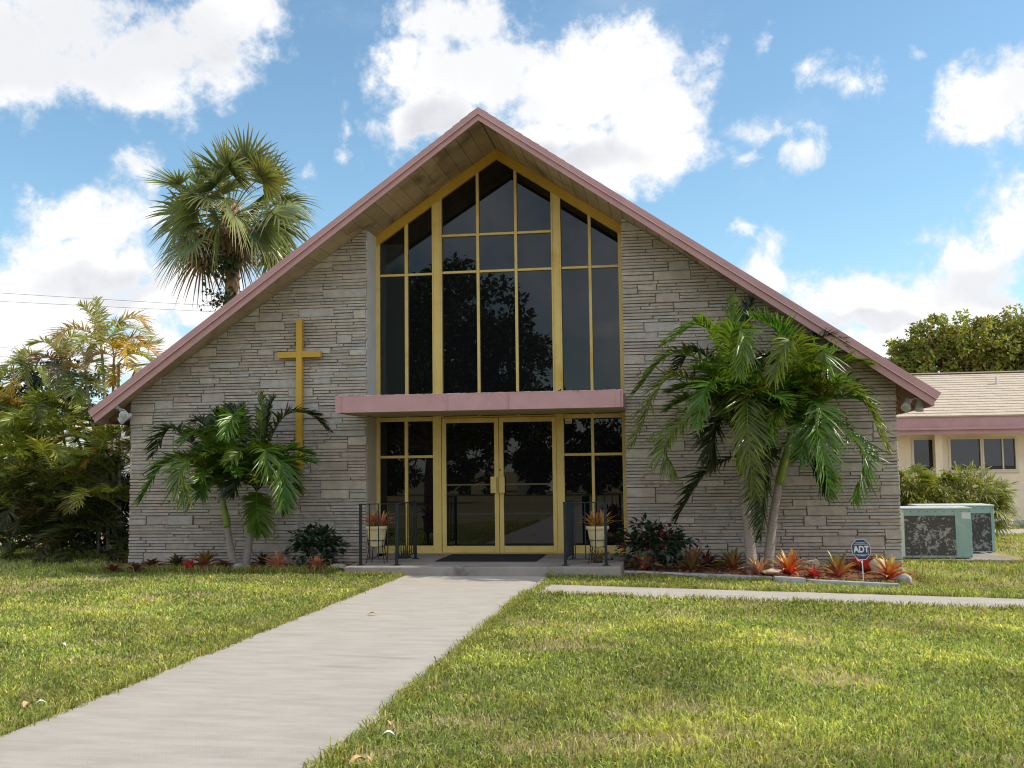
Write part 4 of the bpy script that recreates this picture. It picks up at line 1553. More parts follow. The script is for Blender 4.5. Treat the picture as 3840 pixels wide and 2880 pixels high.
for sx in (-1, 1):
    mb.hexa([(cen[0] + sx * .097 - .002 + .006, cen[1] - .0065, cen[2] - .073), (cen[0] + sx * .097 + .002 + .006, cen[1] - .0065, cen[2] - .073),
             (cen[0] + sx * .097 + .002 + .006, cen[1] - .0045, cen[2] - .073), (cen[0] + sx * .097 - .002 + .006, cen[1] - .0045, cen[2] - .073),
             (cen[0] + sx * .094 - .002 - .006, cen[1] - .0065, cen[2] + .070), (cen[0] + sx * .094 + .002 - .006, cen[1] - .0065, cen[2] + .070),
             (cen[0] + sx * .094 + .002 - .006, cen[1] - .0045, cen[2] + .070), (cen[0] + sx * .094 - .002 - .006, cen[1] - .0045, cen[2] + .070)])
for z, n_, wd in ((.094, 9, .062), (-.092, 8, .058)):
    for k in range(n_):
        x = cen[0] + (k / (n_ - 1) - .5) * 2 * wd - z * .08
        mb.box(x - .005, x + .004, cen[1] - .0062, cen[1] - .0045, cen[2] + z - .007, cen[2] + z + .007)
mb.build('border', MT['signwhite'], panel)
text('lettering', 'ADT', Vector((cen[0] + .004, cen[1] - .0065, cen[2] - .002)), .128, MT['signwhite'], panel, bold=.035, wscale=.82, shear=-.08)


def edging(label, pts, y_extra=.10):
    t = MB()
    a, b = np.array(pts[0]), np.array(pts[1])
    d = b - a
    n_ = np.array([0, y_extra, 0])
    lo = [a, b, b + n_, a + n_]
    t.hexa([q + (0, 0, -.12) for q in lo] + lo)
    return tag(t.build('edging_block', MT['kerb'], bevel=.012), label, 'kerb block', 'concrete edging along the flower beds')


def ep(px, py, z):
    x = P(px, py, 16.25)
    return G(px, py, z + float(lz(x[0])))


edging('long mossy concrete edging of the right bed starting at the porch slab', (ep(2337, 2140, .085), ep(2896, 2163, .085)))
edging('short raised concrete edging block in the middle of the right bed', (ep(2903, 2161, .10), ep(3022, 2169, .10)))
edging('pale concrete edging at the far right of the right bed', (ep(3028, 2173, .075), ep(3376, 2190, .075)))
edging('short piece of concrete edging half buried in the left bed', (ep(660, 2160, .02), ep(730, 2158, .02)))

mb = MB()
n = 2600
g = np.random.default_rng(77)
lft = g.random(n) < .35
x = np.where(lft, g.uniform(-9.6, -5.05, n), g.uniform(-.75, 3.6, n))
y = np.where(lft, g.uniform(16.5, 17.8, n), g.uniform(16.38, 17.8, n))
p = np.stack([x, y, .045 + lz(x) * .8 + g.uniform(0, .025, n)], 1)
a = g.uniform(0, 6.28, n)
mb.leaves(p, np.stack([np.cos(a), np.sin(a), g.normal(0, .25, n)], 1), np.stack([g.normal(0, .4, n), g.normal(0, .4, n), np.ones(n)], 1),
          g.uniform(.03, .09, n), g.uniform(.006, .014, n), np.stack([g.uniform(.6, 1.5, n)] * 3, 1))
tag(mb.build('mulch_chips', MT['chip']), 'red brown bark chips spread over the flower beds', 'mulch', kind='stuff')


def fallen(label, px, py, mt, size, seed, z=.03):
    c = G(px, py, z)
    g = np.random.default_rng(seed)
    mb = MB()
    a = g.uniform(0, 6.28)
    k = 6
    t = np.linspace(0, 1, k)
    d = np.array([math.cos(a), math.sin(a), 0])
    pts = c + np.outer(t - .5, d) * size + np.outer(np.sin(t * 3.1) * .2 * size, [0, 0, 1])
    sd = np.cross(d, [0, 0, 1.])
    half = sd[None] * (np.array([.05, .7, 1, .9, .6, .05]) * size * .28)[:, None]
    mb.strips(pts[None], half[None], np.tile([0, 0, 1.], (1, k, 1)), .5, np.array([1., 1, 1]))
    return tag(mb.build('fallen_leaf', mt), label, 'leaf' if mt is MT['leaffall'] else 'litter', 'dead leaves and litter on the lawn and path')


fallen('curled brown leaf lying alone on the concrete path', 1397, 2305, MT['leaffall'], .10, 1)
fallen('large orange leaf in the grass at the bottom left', 103, 2647, MT['leaffall'], .10, 2, .06)
fallen('white scrap on the left lawn near the path edge', 153, 2638, MT['paperbit'], .07, 3, .06)
fallen('small white scrap on the middle of the left lawn', 236, 2421, MT['paperbit'], .08, 4, .06)
fallen('tan leaf in the grass edge on the right of the path', 1465, 2716, MT['leaffall'], .08, 5, .06)
fallen('pale scrap beside the tan leaf right of the path', 1456, 2758, MT['paperbit'], .08, 6, .06)
fallen('tan leaf at the bottom edge near the end of the path', 1341, 2858, MT['leaffall'], .10, 7, .06)
fallen('brown leaf next to the bottom tan leaf', 1388, 2848, MT['leaffall'], .07, 8, .06)


# ------------------------------------------------------------------ air conditioners and the side wing
zp = -.13
pd = MB()
q0, q1 = P(3365, 2104, 20.65), P(3822, 2102, 20.65)
pd.prism([(4.05, 20.62, 0), (q1[0], 20.62, 0), (q1[0] - .35, 23.3, 0), (4.05, 23.3, 0)], (0, 0, -.4), (0, 0, zp))
structure(pd.build('equipment_pad', MT['slab'], bevel=.015))


def coil_material(name, seed, c1, c2):
    mt = bpy.data.materials.new(name)
    mt.use_nodes = True
    q = NT(mt.node_tree)
    b = mt.node_tree.nodes['Principled BSDF']
    co = q.n('ShaderNodeTexCoord').outputs['Object']
    sh = q.vec('ADD', co, (seed * 3.1, 0, seed * 1.7))
    wv = q.vec('MULTIPLY', sh, (1., 1., 1.))
    a = q.noise(wv, 8, 6, .68, .6)
    rot = q.vec('ADD', q.vec('MULTIPLY', sh, (1., 0, 1.3)), (0, 0, 0))
    bnoise = q.noise(rot, 15, 5, .6, .5)
    f = q.math('MAXIMUM', q.smooth(a, .53, .60), q.smooth(bnoise, .58, .64))
    fins = q.n('ShaderNodeTexWave', wave_type='BANDS', bands_direction='X')
    q.val(fins.inputs[0], co)
    fins.inputs['Scale'].default_value = 40
    c = q.mix(f, c1, c2)
    c = q.mix(q.math('MULTIPLY', fins.outputs['Fac'], .35), c, (.03, .025, .02))
    q.val(b.inputs['Base Color'], c)
    b.inputs['Roughness'].default_value = .6
    bn = q.n('ShaderNodeBump')
    bn.inputs['Strength'].default_value = .6
    q.val(bn.inputs['Height'], f)
    mt.node_tree.links.new(bn.outputs[0], b.inputs['Normal'])
    return mt


def air_unit(label, x0, x1, y0, y1, z0, z1, coil, coilmat, pale):
    t = thing('air_conditioner', label, 'air conditioner', ((x0 + x1) / 2, (y0 + y1) / 2, z0), 'air conditioners on the concrete pad')
    mb = MB()
    a, b, c, d = coil
    mb.box(x0, a, y0, y0 + .03, z0 + .02, z1)
    mb.box(b, x1, y0, y0 + .03, z0 + .02, z1)
    mb.box(a + .0005, b - .0005, y0 + .001, y0 + .03, z0 + .02, c)
    mb.box(a + .0005, b - .0005, y0 + .001, y0 + .03, d, z1)
    mb.box(x0 + .001, x0 + .03, y0 + .0305, y1, z0 + .02, z1 - .001)
    mb.box(x1 - .03, x1 - .001, y0 + .0305, y1, z0 + .02, z1 - .001)
    mb.box(x0 + .031, x1 - .031, y1 - .03, y1, z0 + .02, z1 - .001)
    mb.build('cabinet', MT['tealp'], t, bevel=.006)
    mb = MB()
    mb.box(a - .002, b + .002, y0 + .012, y0 + .028, c - .002, d + .002)
    mb.build('coil_grille', coilmat, t)
    mb = MB()
    mb.box(x0 - .012, x1 + .012, y0 - .012, y1 + .012, z1 + .001, z1 + .028)
    mb.build('top_panel', MT['paleteal'], t, bevel=.005)
    mb = MB()
    for x in (x0 + .06, x1 - .12):
        mb.box(x, x + .06, y0 + .06, y1 - .06, z0, z0 + .0195)
    mb.build('base_rail', MT['black'], t)
    if pale:
        mb = MB()
        mb.box(x0 - .002, a - .01, y0 - .004, y0 - .0005, z0 + .03, z1 - .01)
        mb.build('corner_post', MT['paleteal'], t)
        mb = MB()
        px0, px1 = P(3605, 1920, y0)[0], P(3638, 1920, y0)[0]
        mb.box(px0, px1, y0 - .003, y0 - .0005, P(3620, 1945, y0)[2], P(3620, 1921, y0)[2])
        mb.build('rating_plate', MT['paleteal'], t)
    mb = MB()
    for k in range(9):
        xx = x0 + .03 + (x1 - x0 - .06) * k / 8
        for zz in (z1 - .045, z0 + .045):
            mb.box(xx - .006, xx + .006, y0 - .006, y0 - .0045, zz - .006, zz + .006)
    mb.build('screws', MT['black'], t)['kind'] = 'stuff'
    return t


YA = 20.8
air_unit('faded green air conditioner beside the stone wall corner', P(3380, 2000, YA)[0], P(3645, 2000, YA)[0], YA, YA + .82, zp, P(3500, 1909, YA)[2],
         (P(3393, 2000, YA)[0], P(3584, 2000, YA)[0], P(3490, 2084, YA)[2], P(3490, 1934, YA)[2]), coil_material('damaged_coil', 1, (.06, .052, .047), (.36, .345, .31)), True)
YB = 22.05
air_unit('green air conditioner standing behind the faded one', P(3445, 2000, YB)[0], P(3731, 2000, YB)[0], YB, YB + .85, zp, P(3600, 1899, YB)[2],
         (P(3560, 2000, YB)[0], P(3719, 2000, YB)[0], P(3690, 2067, YB)[2], P(3690, 1925, YB)[2]), coil_material('dirty_coil', 5, (.035, .033, .034), (.25, .25, .25)), False)

YV = 33.2
YE = 32.3
wx0, wx1 = 5.2, 34.
wing = thing('side_building', 'low cream building with a shingled roof and pink eaves behind the church', 'building', (12, YV, -.2))
zw = lambda py, Y=YV, px=3700: P(px, py, Y)[2]
zeave = zw(1559, YE)
zb0, zb1 = zw(1601, YE), zw(1609, YE)
zl0 = zw(1626, YE)
wins = [(3421, 3512, 1643, 1768), (3559, 3682.5, 1640, 1768), (3683.5, 3813, 1640, 1764)]
wz1 = max(zw(w_[2]) for w_ in wins[1:])
wz0 = zw(1766)
mb = MB()
xs_ = [wx0] + sum([[P(a, 1700, YV)[0], P(b, 1700, YV)[0]] for a, b, _, _ in wins], []) + [wx1]
for i in range(0, len(xs_), 2):
    mb.box(xs_[i], xs_[i + 1], YV, YV + .2, -.5, zl0 + .1)
for i in range(1, len(xs_) - 1, 2):
    mb.box(xs_[i] + .0005, xs_[i + 1] - .0005, YV + .0005, YV + .2, -.5, wz0)
    mb.box(xs_[i] + .0005, xs_[i + 1] - .0005, YV + .0005, YV + .2, wz1, zl0 + .1)
mb.box(wx0, wx0 + .2, YV + .2, YV + 9, -.5, zl0 + .1)
mb.build('wall', MT['cream'], wing)
mb = MB()
mb.box(wx0 - .02, wx1, YV - .03, YV - .0005, -.5, -.04)
mb.build('plinth', MT['kerb'], wing)
mb = MB()
ca_, cb_ = P(3508, 1700, YV - .35)[0], P(3535, 1700, YV - .35)[0]
mb.box(ca_, cb_, YV - .35, YV - .0005, -.5, zl0 + .05)
mb.build('column', MT['cream'], wing)
for i, (a, b, t_, u_) in enumerate(wins):
    x0, x1 = P(a, 1700, YV)[0], P(b, 1700, YV)[0]
    mb = MB()
    f_ = .045
    mb.box(x0 - (.02 if i < 2 else 0), x0 + f_, YV - .03, YV + .06, wz0, wz1)
    mb.box(x1 - f_, x1 + (.02 if i != 1 else 0), YV - .03, YV + .06, wz0, wz1)
    mb.box(x0 + f_ + .001, x1 - f_ - .001, YV - .028, YV + .06, wz1 - f_, wz1)
    mb.box(x0 - (.04 if i < 2 else 0), x1 + (.04 if i != 1 else 0), YV - .06, YV + .0, wz0 - .05, wz0 - .001)
    mb.box(x0 + f_ + .001, x1 - f_ - .001, YV - .028, YV + .06, wz0, wz0 + f_)
    if i == 2:
        xm = x0 + (x1 - x0) * .60
        mb.box(xm - .02, xm + .02, YV + .001, YV + .05, wz0 + f_ + .001, wz1 - f_ - .001)
    o = mb.build('window', MT['wframe'], wing)
    mb = MB()
    mb.box(x0 + .03, x1 - .03, YV + .055, YV + .07, wz0 + .03, wz1 - .03)
    mb.build('pane', MT['glass2'], o)
mb = MB()
mb.box(wx0 - .7, wx1, YE, YE + .05, zb0, zeave)
mb.box(wx0 - .7, wx1, YE - .07, YE + .05, zb1, zb0 - .001)
mb.box(wx0 - .7, wx1, YE + .02, YE + .06, zl0, zb1 - .001)
mb.build('fascia_board', MT['pink'], wing)
mb = MB()
mb.box(wx0 - .68, wx1, YE + .061, YV + .02, zl0 + .02, zl0 + .05)
mb.build('eave_soffit', MT['cream'], wing)
YRG = 37.6
zr = P(3750, 1399, YRG)[2]
mb = MB()
nco = 17
for k in range(nco):
    t0, t1 = k / nco, (k + 1) / nco
    ya_, yb_ = YE - .06 + (YRG - YE + .06) * t0, YE - .06 + (YRG - YE + .06) * t1
    za_, zc_ = zeave + (zr - zeave) * t0, zeave + (zr - zeave) * t1
    x = wx0 - .75
    while x < wx1 - .01:
        x2 = min(x + .32 + RNG.uniform(-.02, .02), wx1)
        r_ = RNG.uniform(0, .004)
        v = [(x + .003, ya_, za_ + .012), (x2 - .004, ya_, za_ + .012), (x2 - .004, yb_ + .03, zc_ + .004), (x + .004, yb_ + .03, zc_ + .004)]
        w_ = [(a, b - r_, c + .014) for a, b, c in v]
        w_[2] = (w_[2][0], w_[2][1], w_[2][2] - .011)
        w_[3] = (w_[3][0], w_[3][1], w_[3][2] - .011)
        mb.hexa(v + w_, np.array([1, 1, 1]) * RNG.uniform(.93, 1.06))
        x = x2
mb.hexa([(wx0 - .75, YE - .05, zeave - .01), (wx1, YE - .05, zeave - .01), (wx1, YRG, zr - .01), (wx0 - .75, YRG, zr - .01),
         (wx0 - .75, YE - .05, zeave + .011), (wx1, YE - .05, zeave + .011), (wx1, YRG, zr + .008), (wx0 - .75, YRG, zr + .008)])
mb.hexa([(wx0 - .75, YRG + .001, zr - .01), (wx1, YRG + .001, zr - .01), (wx1, YRG + 5.4, zeave), (wx0 - .75, YRG + 5.4, zeave),
         (wx0 - .75, YRG + .001, zr + .02), (wx1, YRG + .001, zr + .02), (wx1, YRG + 5.4, zeave + .03), (wx0 - .75, YRG + 5.4, zeave + .03)])
wr = mb.build('roof', MT['tanshingle'], wing)
wr['label'] = 'pale tan shingled roof'
mb = MB()
mb.box(wx0 - .75, wx1, YRG - .12, YRG + .12, zr + .024, zr + .055)
mb.build('ridge_cap', MT['plaster2'], wr)
vp_ = P(3739, 1462, 36.)
t_ = (36. - YE) / (YRG - YE)
zv = zeave + (zr - zeave) * t_
mb = MB()
mb.tube([(vp_[0], 36., zv - .05), (vp_[0], 36., zv + .26)], .045, 12)
mb.build('vent_pipe', MT['lampw'], wr)


# ------------------------------------------------------------------ trees
def limb_tree(name, label, base, height, crowns, leaf_n, leaf, cols, mt, seed, trunk_r=.3, group=None, cat='tree', flat=.8, limbs=5):
    """crowns: list of (centre, radii); leaves gather in many small clumps on each"""
    g = np.random.default_rng(seed)
    t = thing(name, label, cat, tuple(base), group)
    base = np.asarray(base, float)
    mb = MB()
    fork = base + (0, 0, height * .35)
    mb.tube(curve([base - (0, 0, .2), base + (g.normal(0, .1), g.normal(0, .1), height * .18), fork], 8), np.linspace(trunk_r * 1.25, trunk_r * .75, 8), 10)
    for c, r in crowns:
        c = np.asarray(c, float)
        r = np.asarray(r, float)
        for _ in range(limbs):
            e = c + unit(g.normal(0, 1, 3)) * r * .7
            mb.tube(curve([fork, (fork + c) / 2 + g.normal(0, .3, 3), e], 8), np.linspace(trunk_r * .5, .03, 8), 6)
    mb.build('trunk', MT['bark2'], t, smooth=True)
    mb = MB()
    tot = sum(np.prod(np.asarray(r)) ** .67 for _, r in crowns)
    for c, r in crowns:
        c, r = np.asarray(c, float), np.asarray(r, float)
        n = int(leaf_n * np.prod(r) ** .67 / tot)
        ncl = max(14, n // 55)
        d = unit(g.normal(0, 1, (ncl, 3)))
        cc = c + d * r * (g.random((ncl, 1)) ** .35)
        cr = g.uniform(.14, .30, (ncl, 1)) * r.mean()
        tone = g.uniform(.62, 1.35, ncl)
        k = g.integers(0, ncl, n)
        dl_ = unit(g.normal(0, 1, (n, 3)))
        p = cc[k] + dl_ * cr[k] * (1, 1, flat) * (g.random((n, 1)) ** .45)
        nrm = unit(dl_ * .7 + g.normal(0, .5, (n, 3)) + (0, 0, .7))
        dr = unit(dl_ + g.normal(0, .7, (n, 3)) + (0, 0, -.3))
        pick = g.integers(0, len(cols), n)
        col = np.array(cols)[pick] * (tone[k] * g.uniform(.75, 1.25, n))[:, None]
        mb.leaves(p, dr, nrm, leaf * g.uniform(.6, 1.25, n), leaf * .27 * g.uniform(.8, 1.2, n), col)
    mb.build('crown', mt, t)
    return t


YT = 47.
TP = lambda px, py, dy=0: P(px, py, YT + dy)
GR = [(.24, .29, .05), (.29, .32, .055), (.18, .24, .04), (.34, .32, .07), (.33, .26, .08)]
crs = [(TP(3385, 1352), (.9, 1.2, .8)), (TP(3440, 1322, .5), (1.2, 1.5, 1.1)), (TP(3520, 1292), (1.4, 1.6, 1.15)), (TP(3600, 1278, -.4), (1.4, 1.6, 1.15)),
       (TP(3690, 1285), (1.3, 1.6, 1.1)), (TP(3770, 1290, .6), (1.4, 1.6, 1.2)), (TP(3860, 1300), (1.6, 1.8, 1.4)), (TP(3940, 1310), (1.8, 1.8, 1.6)), (TP(3470, 1385), (1.9, 1.5, 1.0)), (TP(3640, 1375), (2.2, 1.5, 1.1)), (TP(3820, 1380), (2.2, 1.5, 1.2))]
limb_tree('shade_tree', 'wide leafy green tree rising behind the shingled roof', (TP(3640, 1400)[0], YT + .5, -.3), 7, crs, 30000, .20, GR, MT['treeleaf'], 21, .35)
crs = [(P(3822, 1215, 58), (.8, .8, .5)), (P(3795, 1175, 58), (.5, .5, .35)), (P(3850, 1190, 58), (.9, .9, .7)), (P(3930, 1230, 58), (1.8, 1.8, 1.6)), (P(4010, 1200, 58), (2.2, 2, 2))]
limb_tree('shade_tree', 'tree whose top branch shows at the right edge above the other crown', (P(3990, 1300, 58)[0], 58, -.3), 9, crs, 2600, .2, GR, MT['treeleaf'], 22, .3)

# dark trees and a neighbour's house far left, beyond the cane palms
BK = [(.022, .035, .022), (.03, .042, .026), (.018, .028, .02)]
bx = lambda px, py, Y=41.: P(px, py, Y)
crs = [(bx(60, 1470), (1.2, 1.2, 1.0)), (bx(170, 1430), (1.3, 1.2, 1.2)), (bx(260, 1440), (1.2, 1.2, 1.1)), (bx(330, 1490), (1.0, 1.0, .8)), (bx(-80, 1480), (1.4, 1.2, 1.0)), (bx(130, 1500), (1.6, 1.2, .6)), (bx(40, 1560), (1.3, 1.2, .8)), (bx(180, 1560), (1.4, 1.2, .8)), (bx(300, 1550), (1.3, 1.2, .8))]
limb_tree('dark_tree', 'dark bluish tree far left behind the cane palms', (bx(150, 1500)[0], 41, -.2), 4.5, crs, 9000, .17, BK, MT['leaf2'], 31, .07, limbs=1)
hs = thing('neighbour_house', 'low house with a pale roof half hidden behind the cane palms', 'house', (-15.5, 33, 0))
mb = MB()
hz = P(200, 1640, 32)[2]
mb.box(-19, P(470, 1600, 32)[0], 32.4, 38, -.3, hz)
mb.build('wall', MT['white'], hs)
mb = MB()
hz1 = P(250, 1560, 36)[2]
x1_ = P(455, 1600, 31.6)[0] + .3
mb.hexa([(-19.5, 31.6, hz), (x1_, 31.6, hz), (x1_, 36, hz1), (-19.5, 36, hz1), (-19.5, 31.6, hz + .12), (x1_, 31.6, hz + .12), (x1_, 36, hz1 + .1), (-19.5, 36, hz1 + .1)])
mb.hexa([(-19.5, 36.001, hz1), (x1_, 36.001, hz1), (x1_, 40.4, hz), (-19.5, 40.4, hz), (-19.5, 36.001, hz1 + .1), (x1_, 36.001, hz1 + .1), (x1_, 40.4, hz + .12), (-19.5, 40.4, hz + .12)])
mb.build('roof', MT['roofm'], hs)
mb = MB()
mb.box(-19.5, x1_ + .01, 31.56, 31.598, hz - .12, hz + .13)
mb.build('fascia_board', MT['white'], hs)
for i, px in enumerate((90, 250)):
    mb = MB()
    xx = P(px, 1700, 32.4)[0]
    mb.box(xx - .5, xx + .5, 32.37, 32.398, hz - 1.3, hz - .3)
    mb.build('window', MT['glass2'], hs)

for i, (a, b, lab) in enumerate((((-60, 1090), (800, 1144), 'highest of the four thin cables left of the fan palm'), ((-60, 1122), (800, 1166), 'second cable from the top left of the fan palm'),
                                ((-60, 1291), (420, 1337), 'third cable from the top, passing behind the cane palm fronds'), ((-60, 1326), (420, 1372), 'lowest faint cable just above the dark tree'))):
    Yc = 44.
    A, B = P(*a, Yc), P(*b, Yc)
    d_ = (B - A) / np.linalg.norm(B - A)
    A, B = A - d_ * 14, B + d_ * (5 if i < 2 else 14)
    t = np.linspace(0, 1, 24)[:, None]
    pts = A + (B - A) * t - np.array([0, 0, 1.]) * (.06 * (1 - (2 * t - 1) ** 2))
    mb = MB()
    mb.tube(pts, .0075 if i < 2 else .0055, 5)
    tag(mb.build('power_cable', MT['wirec']), lab, 'cable', 'overhead cables')


# ------------------------------------------------------------------ fan palm behind the roof
def fan(mb, hub, axis, nrm, size, g, col, droop=.35, nseg=30, spread=2.35, wid=.03, tipc=(.16, .14, .05)):
    axis = unit(axis)
    nrm = unit(nrm - axis * (nrm @ axis))
    sd = np.cross(axis, nrm)
    ph = np.linspace(-spread, spread, nseg) + g.normal(0, .03, nseg)
    k = 6
    t = np.linspace(0, 1, k)[None, :, None]
    D = axis[None] * np.cos(ph)[:, None] + sd[None] * np.sin(ph)[:, None]
    L = size * (1 - .22 * (np.abs(ph) / spread) ** 2) * g.uniform(.85, 1.08, nseg)
    cup = .18 * np.abs(np.sin(ph))
    pts = hub + (D + nrm * cup[:, None])[:, None] * L[:, None, None] * t
    pts = pts + np.array([0, 0, -1.]) * (droop * g.uniform(.6, 1.6, nseg) * L)[:, None, None] * np.clip(t - .35, 0, 1) ** 1.7 * 2.2
    tg = unit(np.gradient(pts, axis=1))
    wd = np.cross(np.tile(nrm, (nseg, k, 1)), tg)
    wd = unit(wd)
    wp = np.array([.25, .85, 1., .75, .42, .05])[None, :, None] * wid * size
    c = np.asarray(col)[None] * g.uniform(.7, 1.3, (nseg, 1))
    cc = c[:, None] * (1 - t ** 3) + np.asarray(tipc) * t ** 3
    mb.strips(pts, wd * wp, np.cross(tg, wd) * 1., -.4, cc)


YS = 29.5
sp = thing('fan_palm', 'tall shaggy fan palm rising behind the left roof slope', 'palm tree', (P(872, 1150, YS)[0], YS, 0))
ctr = P(864, 792, YS)
g = np.random.default_rng(66)
mb = MB()
b0 = P(872, 1150, YS)
trk = curve([np.array([b0[0] - .02, YS, -.2]), (b0[0], YS, 2.5), P(868, 1130, YS), P(872, 1020, YS), ctr + (0, 0, .25)], 40)
mb.tube(trk, .20 + .03 * np.sin(np.arange(40) * 2.4) * .4, 12)
for i in range(46):
    z = g.uniform(.45, .98)
    c = trk[int(z * 39)]
    a = g.uniform(0, 6.28)
    o = np.array([math.cos(a), math.sin(a), 0])
    mb.tube([c + o * .14, c + o * .24 + (0, 0, .10), c + o * .34 + (0, 0, .05 + g.uniform(-.2, .25))], [.035, .025, .012], 5, (.9, .8, .7))
mb.build('trunk', MT['bark2'], sp, smooth=True)
mb = MB()
dead = MB()
pet = MB()
n = 44
for i in range(n):
    u_ = (i + .5) / n
    zc = 1 - 1.72 * u_
    a = i * 2.39996 + g.normal(0, .2)
    el = math.asin(max(-.8, min(1, zc)))
    d = np.array([math.cos(a) * math.cos(el), math.sin(a) * math.cos(el), math.sin(el)])
    L1 = g.uniform(1.05, 1.75)
    st = ctr + d * .12 - (0, 0, .1)
    hub = ctr + d * L1 - np.array([0, 0, 1]) * (.12 * math.cos(el))
    pet.tube(curve([st, ctr + d * L1 * .55 + (0, 0, .05), hub], 6), np.linspace(.024, .013, 6), 5)
    ax = unit(d + np.array([0, 0, -.28]) * math.cos(el) + g.normal(0, .12, 3))
    n0 = unit(np.cross(np.cross(ax, [0, 0, 1.] if el < 1.2 else [1., 0, 0]), ax))
    tw = g.normal(0, .95)
    nr = n0 * math.cos(tw) + np.cross(ax, n0) * math.sin(tw)
    if el < -.45 and g.random() < .6:
        fan(dead, hub, unit(ax + (0, 0, -.9)), nr, g.uniform(.8, 1.05), g, (.30, .19, .12), droop=.6, tipc=(.36, .25, .16))
    else:
        tone = np.array([.16, .20, .085]) * g.uniform(.55, 1.4) + (np.array([.07, .05, .0]) if g.random() < .25 else 0)
        fan(mb, hub, ax, nr, g.uniform(1.08, 1.32), g, tone, droop=.06 + .16 * (el < .5) + .14 * (el < 0), nseg=26, spread=2.0, wid=.036, tipc=(.30, .27, .12))
for i in range(16):
    a = g.uniform(0, 6.28)
    d = np.array([math.cos(a), math.sin(a), -.15])
    hub = ctr + d * g.uniform(.25, .9) + (0, 0, -.45)
    fan(dead, hub, unit(d * .35 + (0, 0, -1)), unit(np.array([d[0], d[1], .3])), g.uniform(.7, 1.05), g, (.27, .17, .11), droop=.3, spread=1.3, nseg=20, tipc=(.33, .22, .15))
mb.build('crown', MT['leaf'], sp, smooth=False)
dead.build('dead_fronds', MT['dry'], sp, smooth=True)
pet.build('petioles', MT['petiole'], sp, smooth=True)
fl = MB()
for i in range(30):
    a = g.uniform(0, 6.28)
    d = np.array([math.cos(a), math.sin(a), g.uniform(-.4, .5)])
    e = ctr + d * g.uniform(.9, 1.7)
    fl.tube(curve([ctr + d * .3, (ctr + e) / 2 + (0, 0, .15), e - (0, 0, .25)], 7), np.linspace(.010, .003, 7), 4, (1, 1, 1))
fl.build('flower_stalks', MT['dry'], sp)
cv = thing('climbing_vine', 'small leaved vine growing out from the fan palm trunk', 'plant', tuple(P(862, 1140, YS - .25)))
mb = MB()
lf = MB()
for i in range(15):
    e = P(g.uniform(738, 845), g.uniform(1092, 1165), YS - .35 + g.uniform(-.3, .3))
    s_ = P(866, g.uniform(1110, 1160), YS - .2)
    cvp = curve([s_, (s_ + e) / 2 + (0, 0, .08), e], 10)
    mb.tube(cvp, .006, 4)
    q = cvp[g.integers(3, 10, 9)] + g.normal(0, .05, (9, 3))
    lf.leaves(q, g.normal(0, 1, (9, 3)), g.normal(0, 1, (9, 3)), np.full(9, .12), np.full(9, .035), np.tile([.03, .05, .02], (9, 1)))
for (cx_, cy_, n_, s_) in ((800, 975, 130, .42), (862, 985, 70, .25), (870, 1120, 50, .2)):
    c = P(cx_, cy_, YS - .5)
    q = c + g.normal(0, 1, (n_, 3)) * (s_ * .55, .25, s_ * .75)
    lf.leaves(q, g.normal(0, .6, (n_, 3)) + (0, 0, -.6), g.normal(0, 1, (n_, 3)) + (0, -.6, .5), np.full(n_, .17), np.full(n_, .065), np.array([.03, .055, .015]) * g.uniform(.6, 1.4, (n_, 1)))
mb.build('vine_stems', MT['bark2'], cv)
lf.build('leaves', MT['leaf2'], cv)


# ------------------------------------------------------------------ clump of cane palms left of the church
def a1(zx, zy, Y):
    return P(zx / 3.3183, 1100 + zy / 3.3183, Y)


def a2(zx, zy, Y):
    return P(zx / 2.765, 1600 + zy / 2.765, Y)


YELL = (.60, .40, .05)
ORNG = (.62, .37, .14)
GRN = (.30, .35, .08)
GRY = (.42, .42, .20)
DRY = (.52, .40, .26)
cane = dict(leaf=.42, n=34, wid=.014, droop=.28, vee=.5, start=.2, rach=.009)


def cane_clump(label, loc, stems, fronds, seed, group):
    t = thing('cane_palm', label, 'palm tree', loc, group)
    g = np.random.default_rng(seed)
    for pts in stems:
        mb = MB()
        c = curve(pts, 60)
        ringc = np.where((np.arange(60) % 4 == 0)[:, None], np.array([[.55, .42, .36]]), np.array([[1., 1., .95]]))
        mb.tube(c, np.linspace(.034, .026, 60), 8, ringc)
        mb.build('stem', MT['cane'], t, smooth=True)
    for i, (pts, o) in enumerate(fronds):
        mb = MB()
        oo = dict(cane)
        oo.update(o)
        frond(mb, pts, seed=seed * 50 + i, **oo)
        mb.build('frond', MT['caneleaf'], t, smooth=True)
    return t


g = np.random.default_rng(404)


def stem_to(top, Yt, mids, base):
    return [np.asarray(base, float)] + mids + [top]


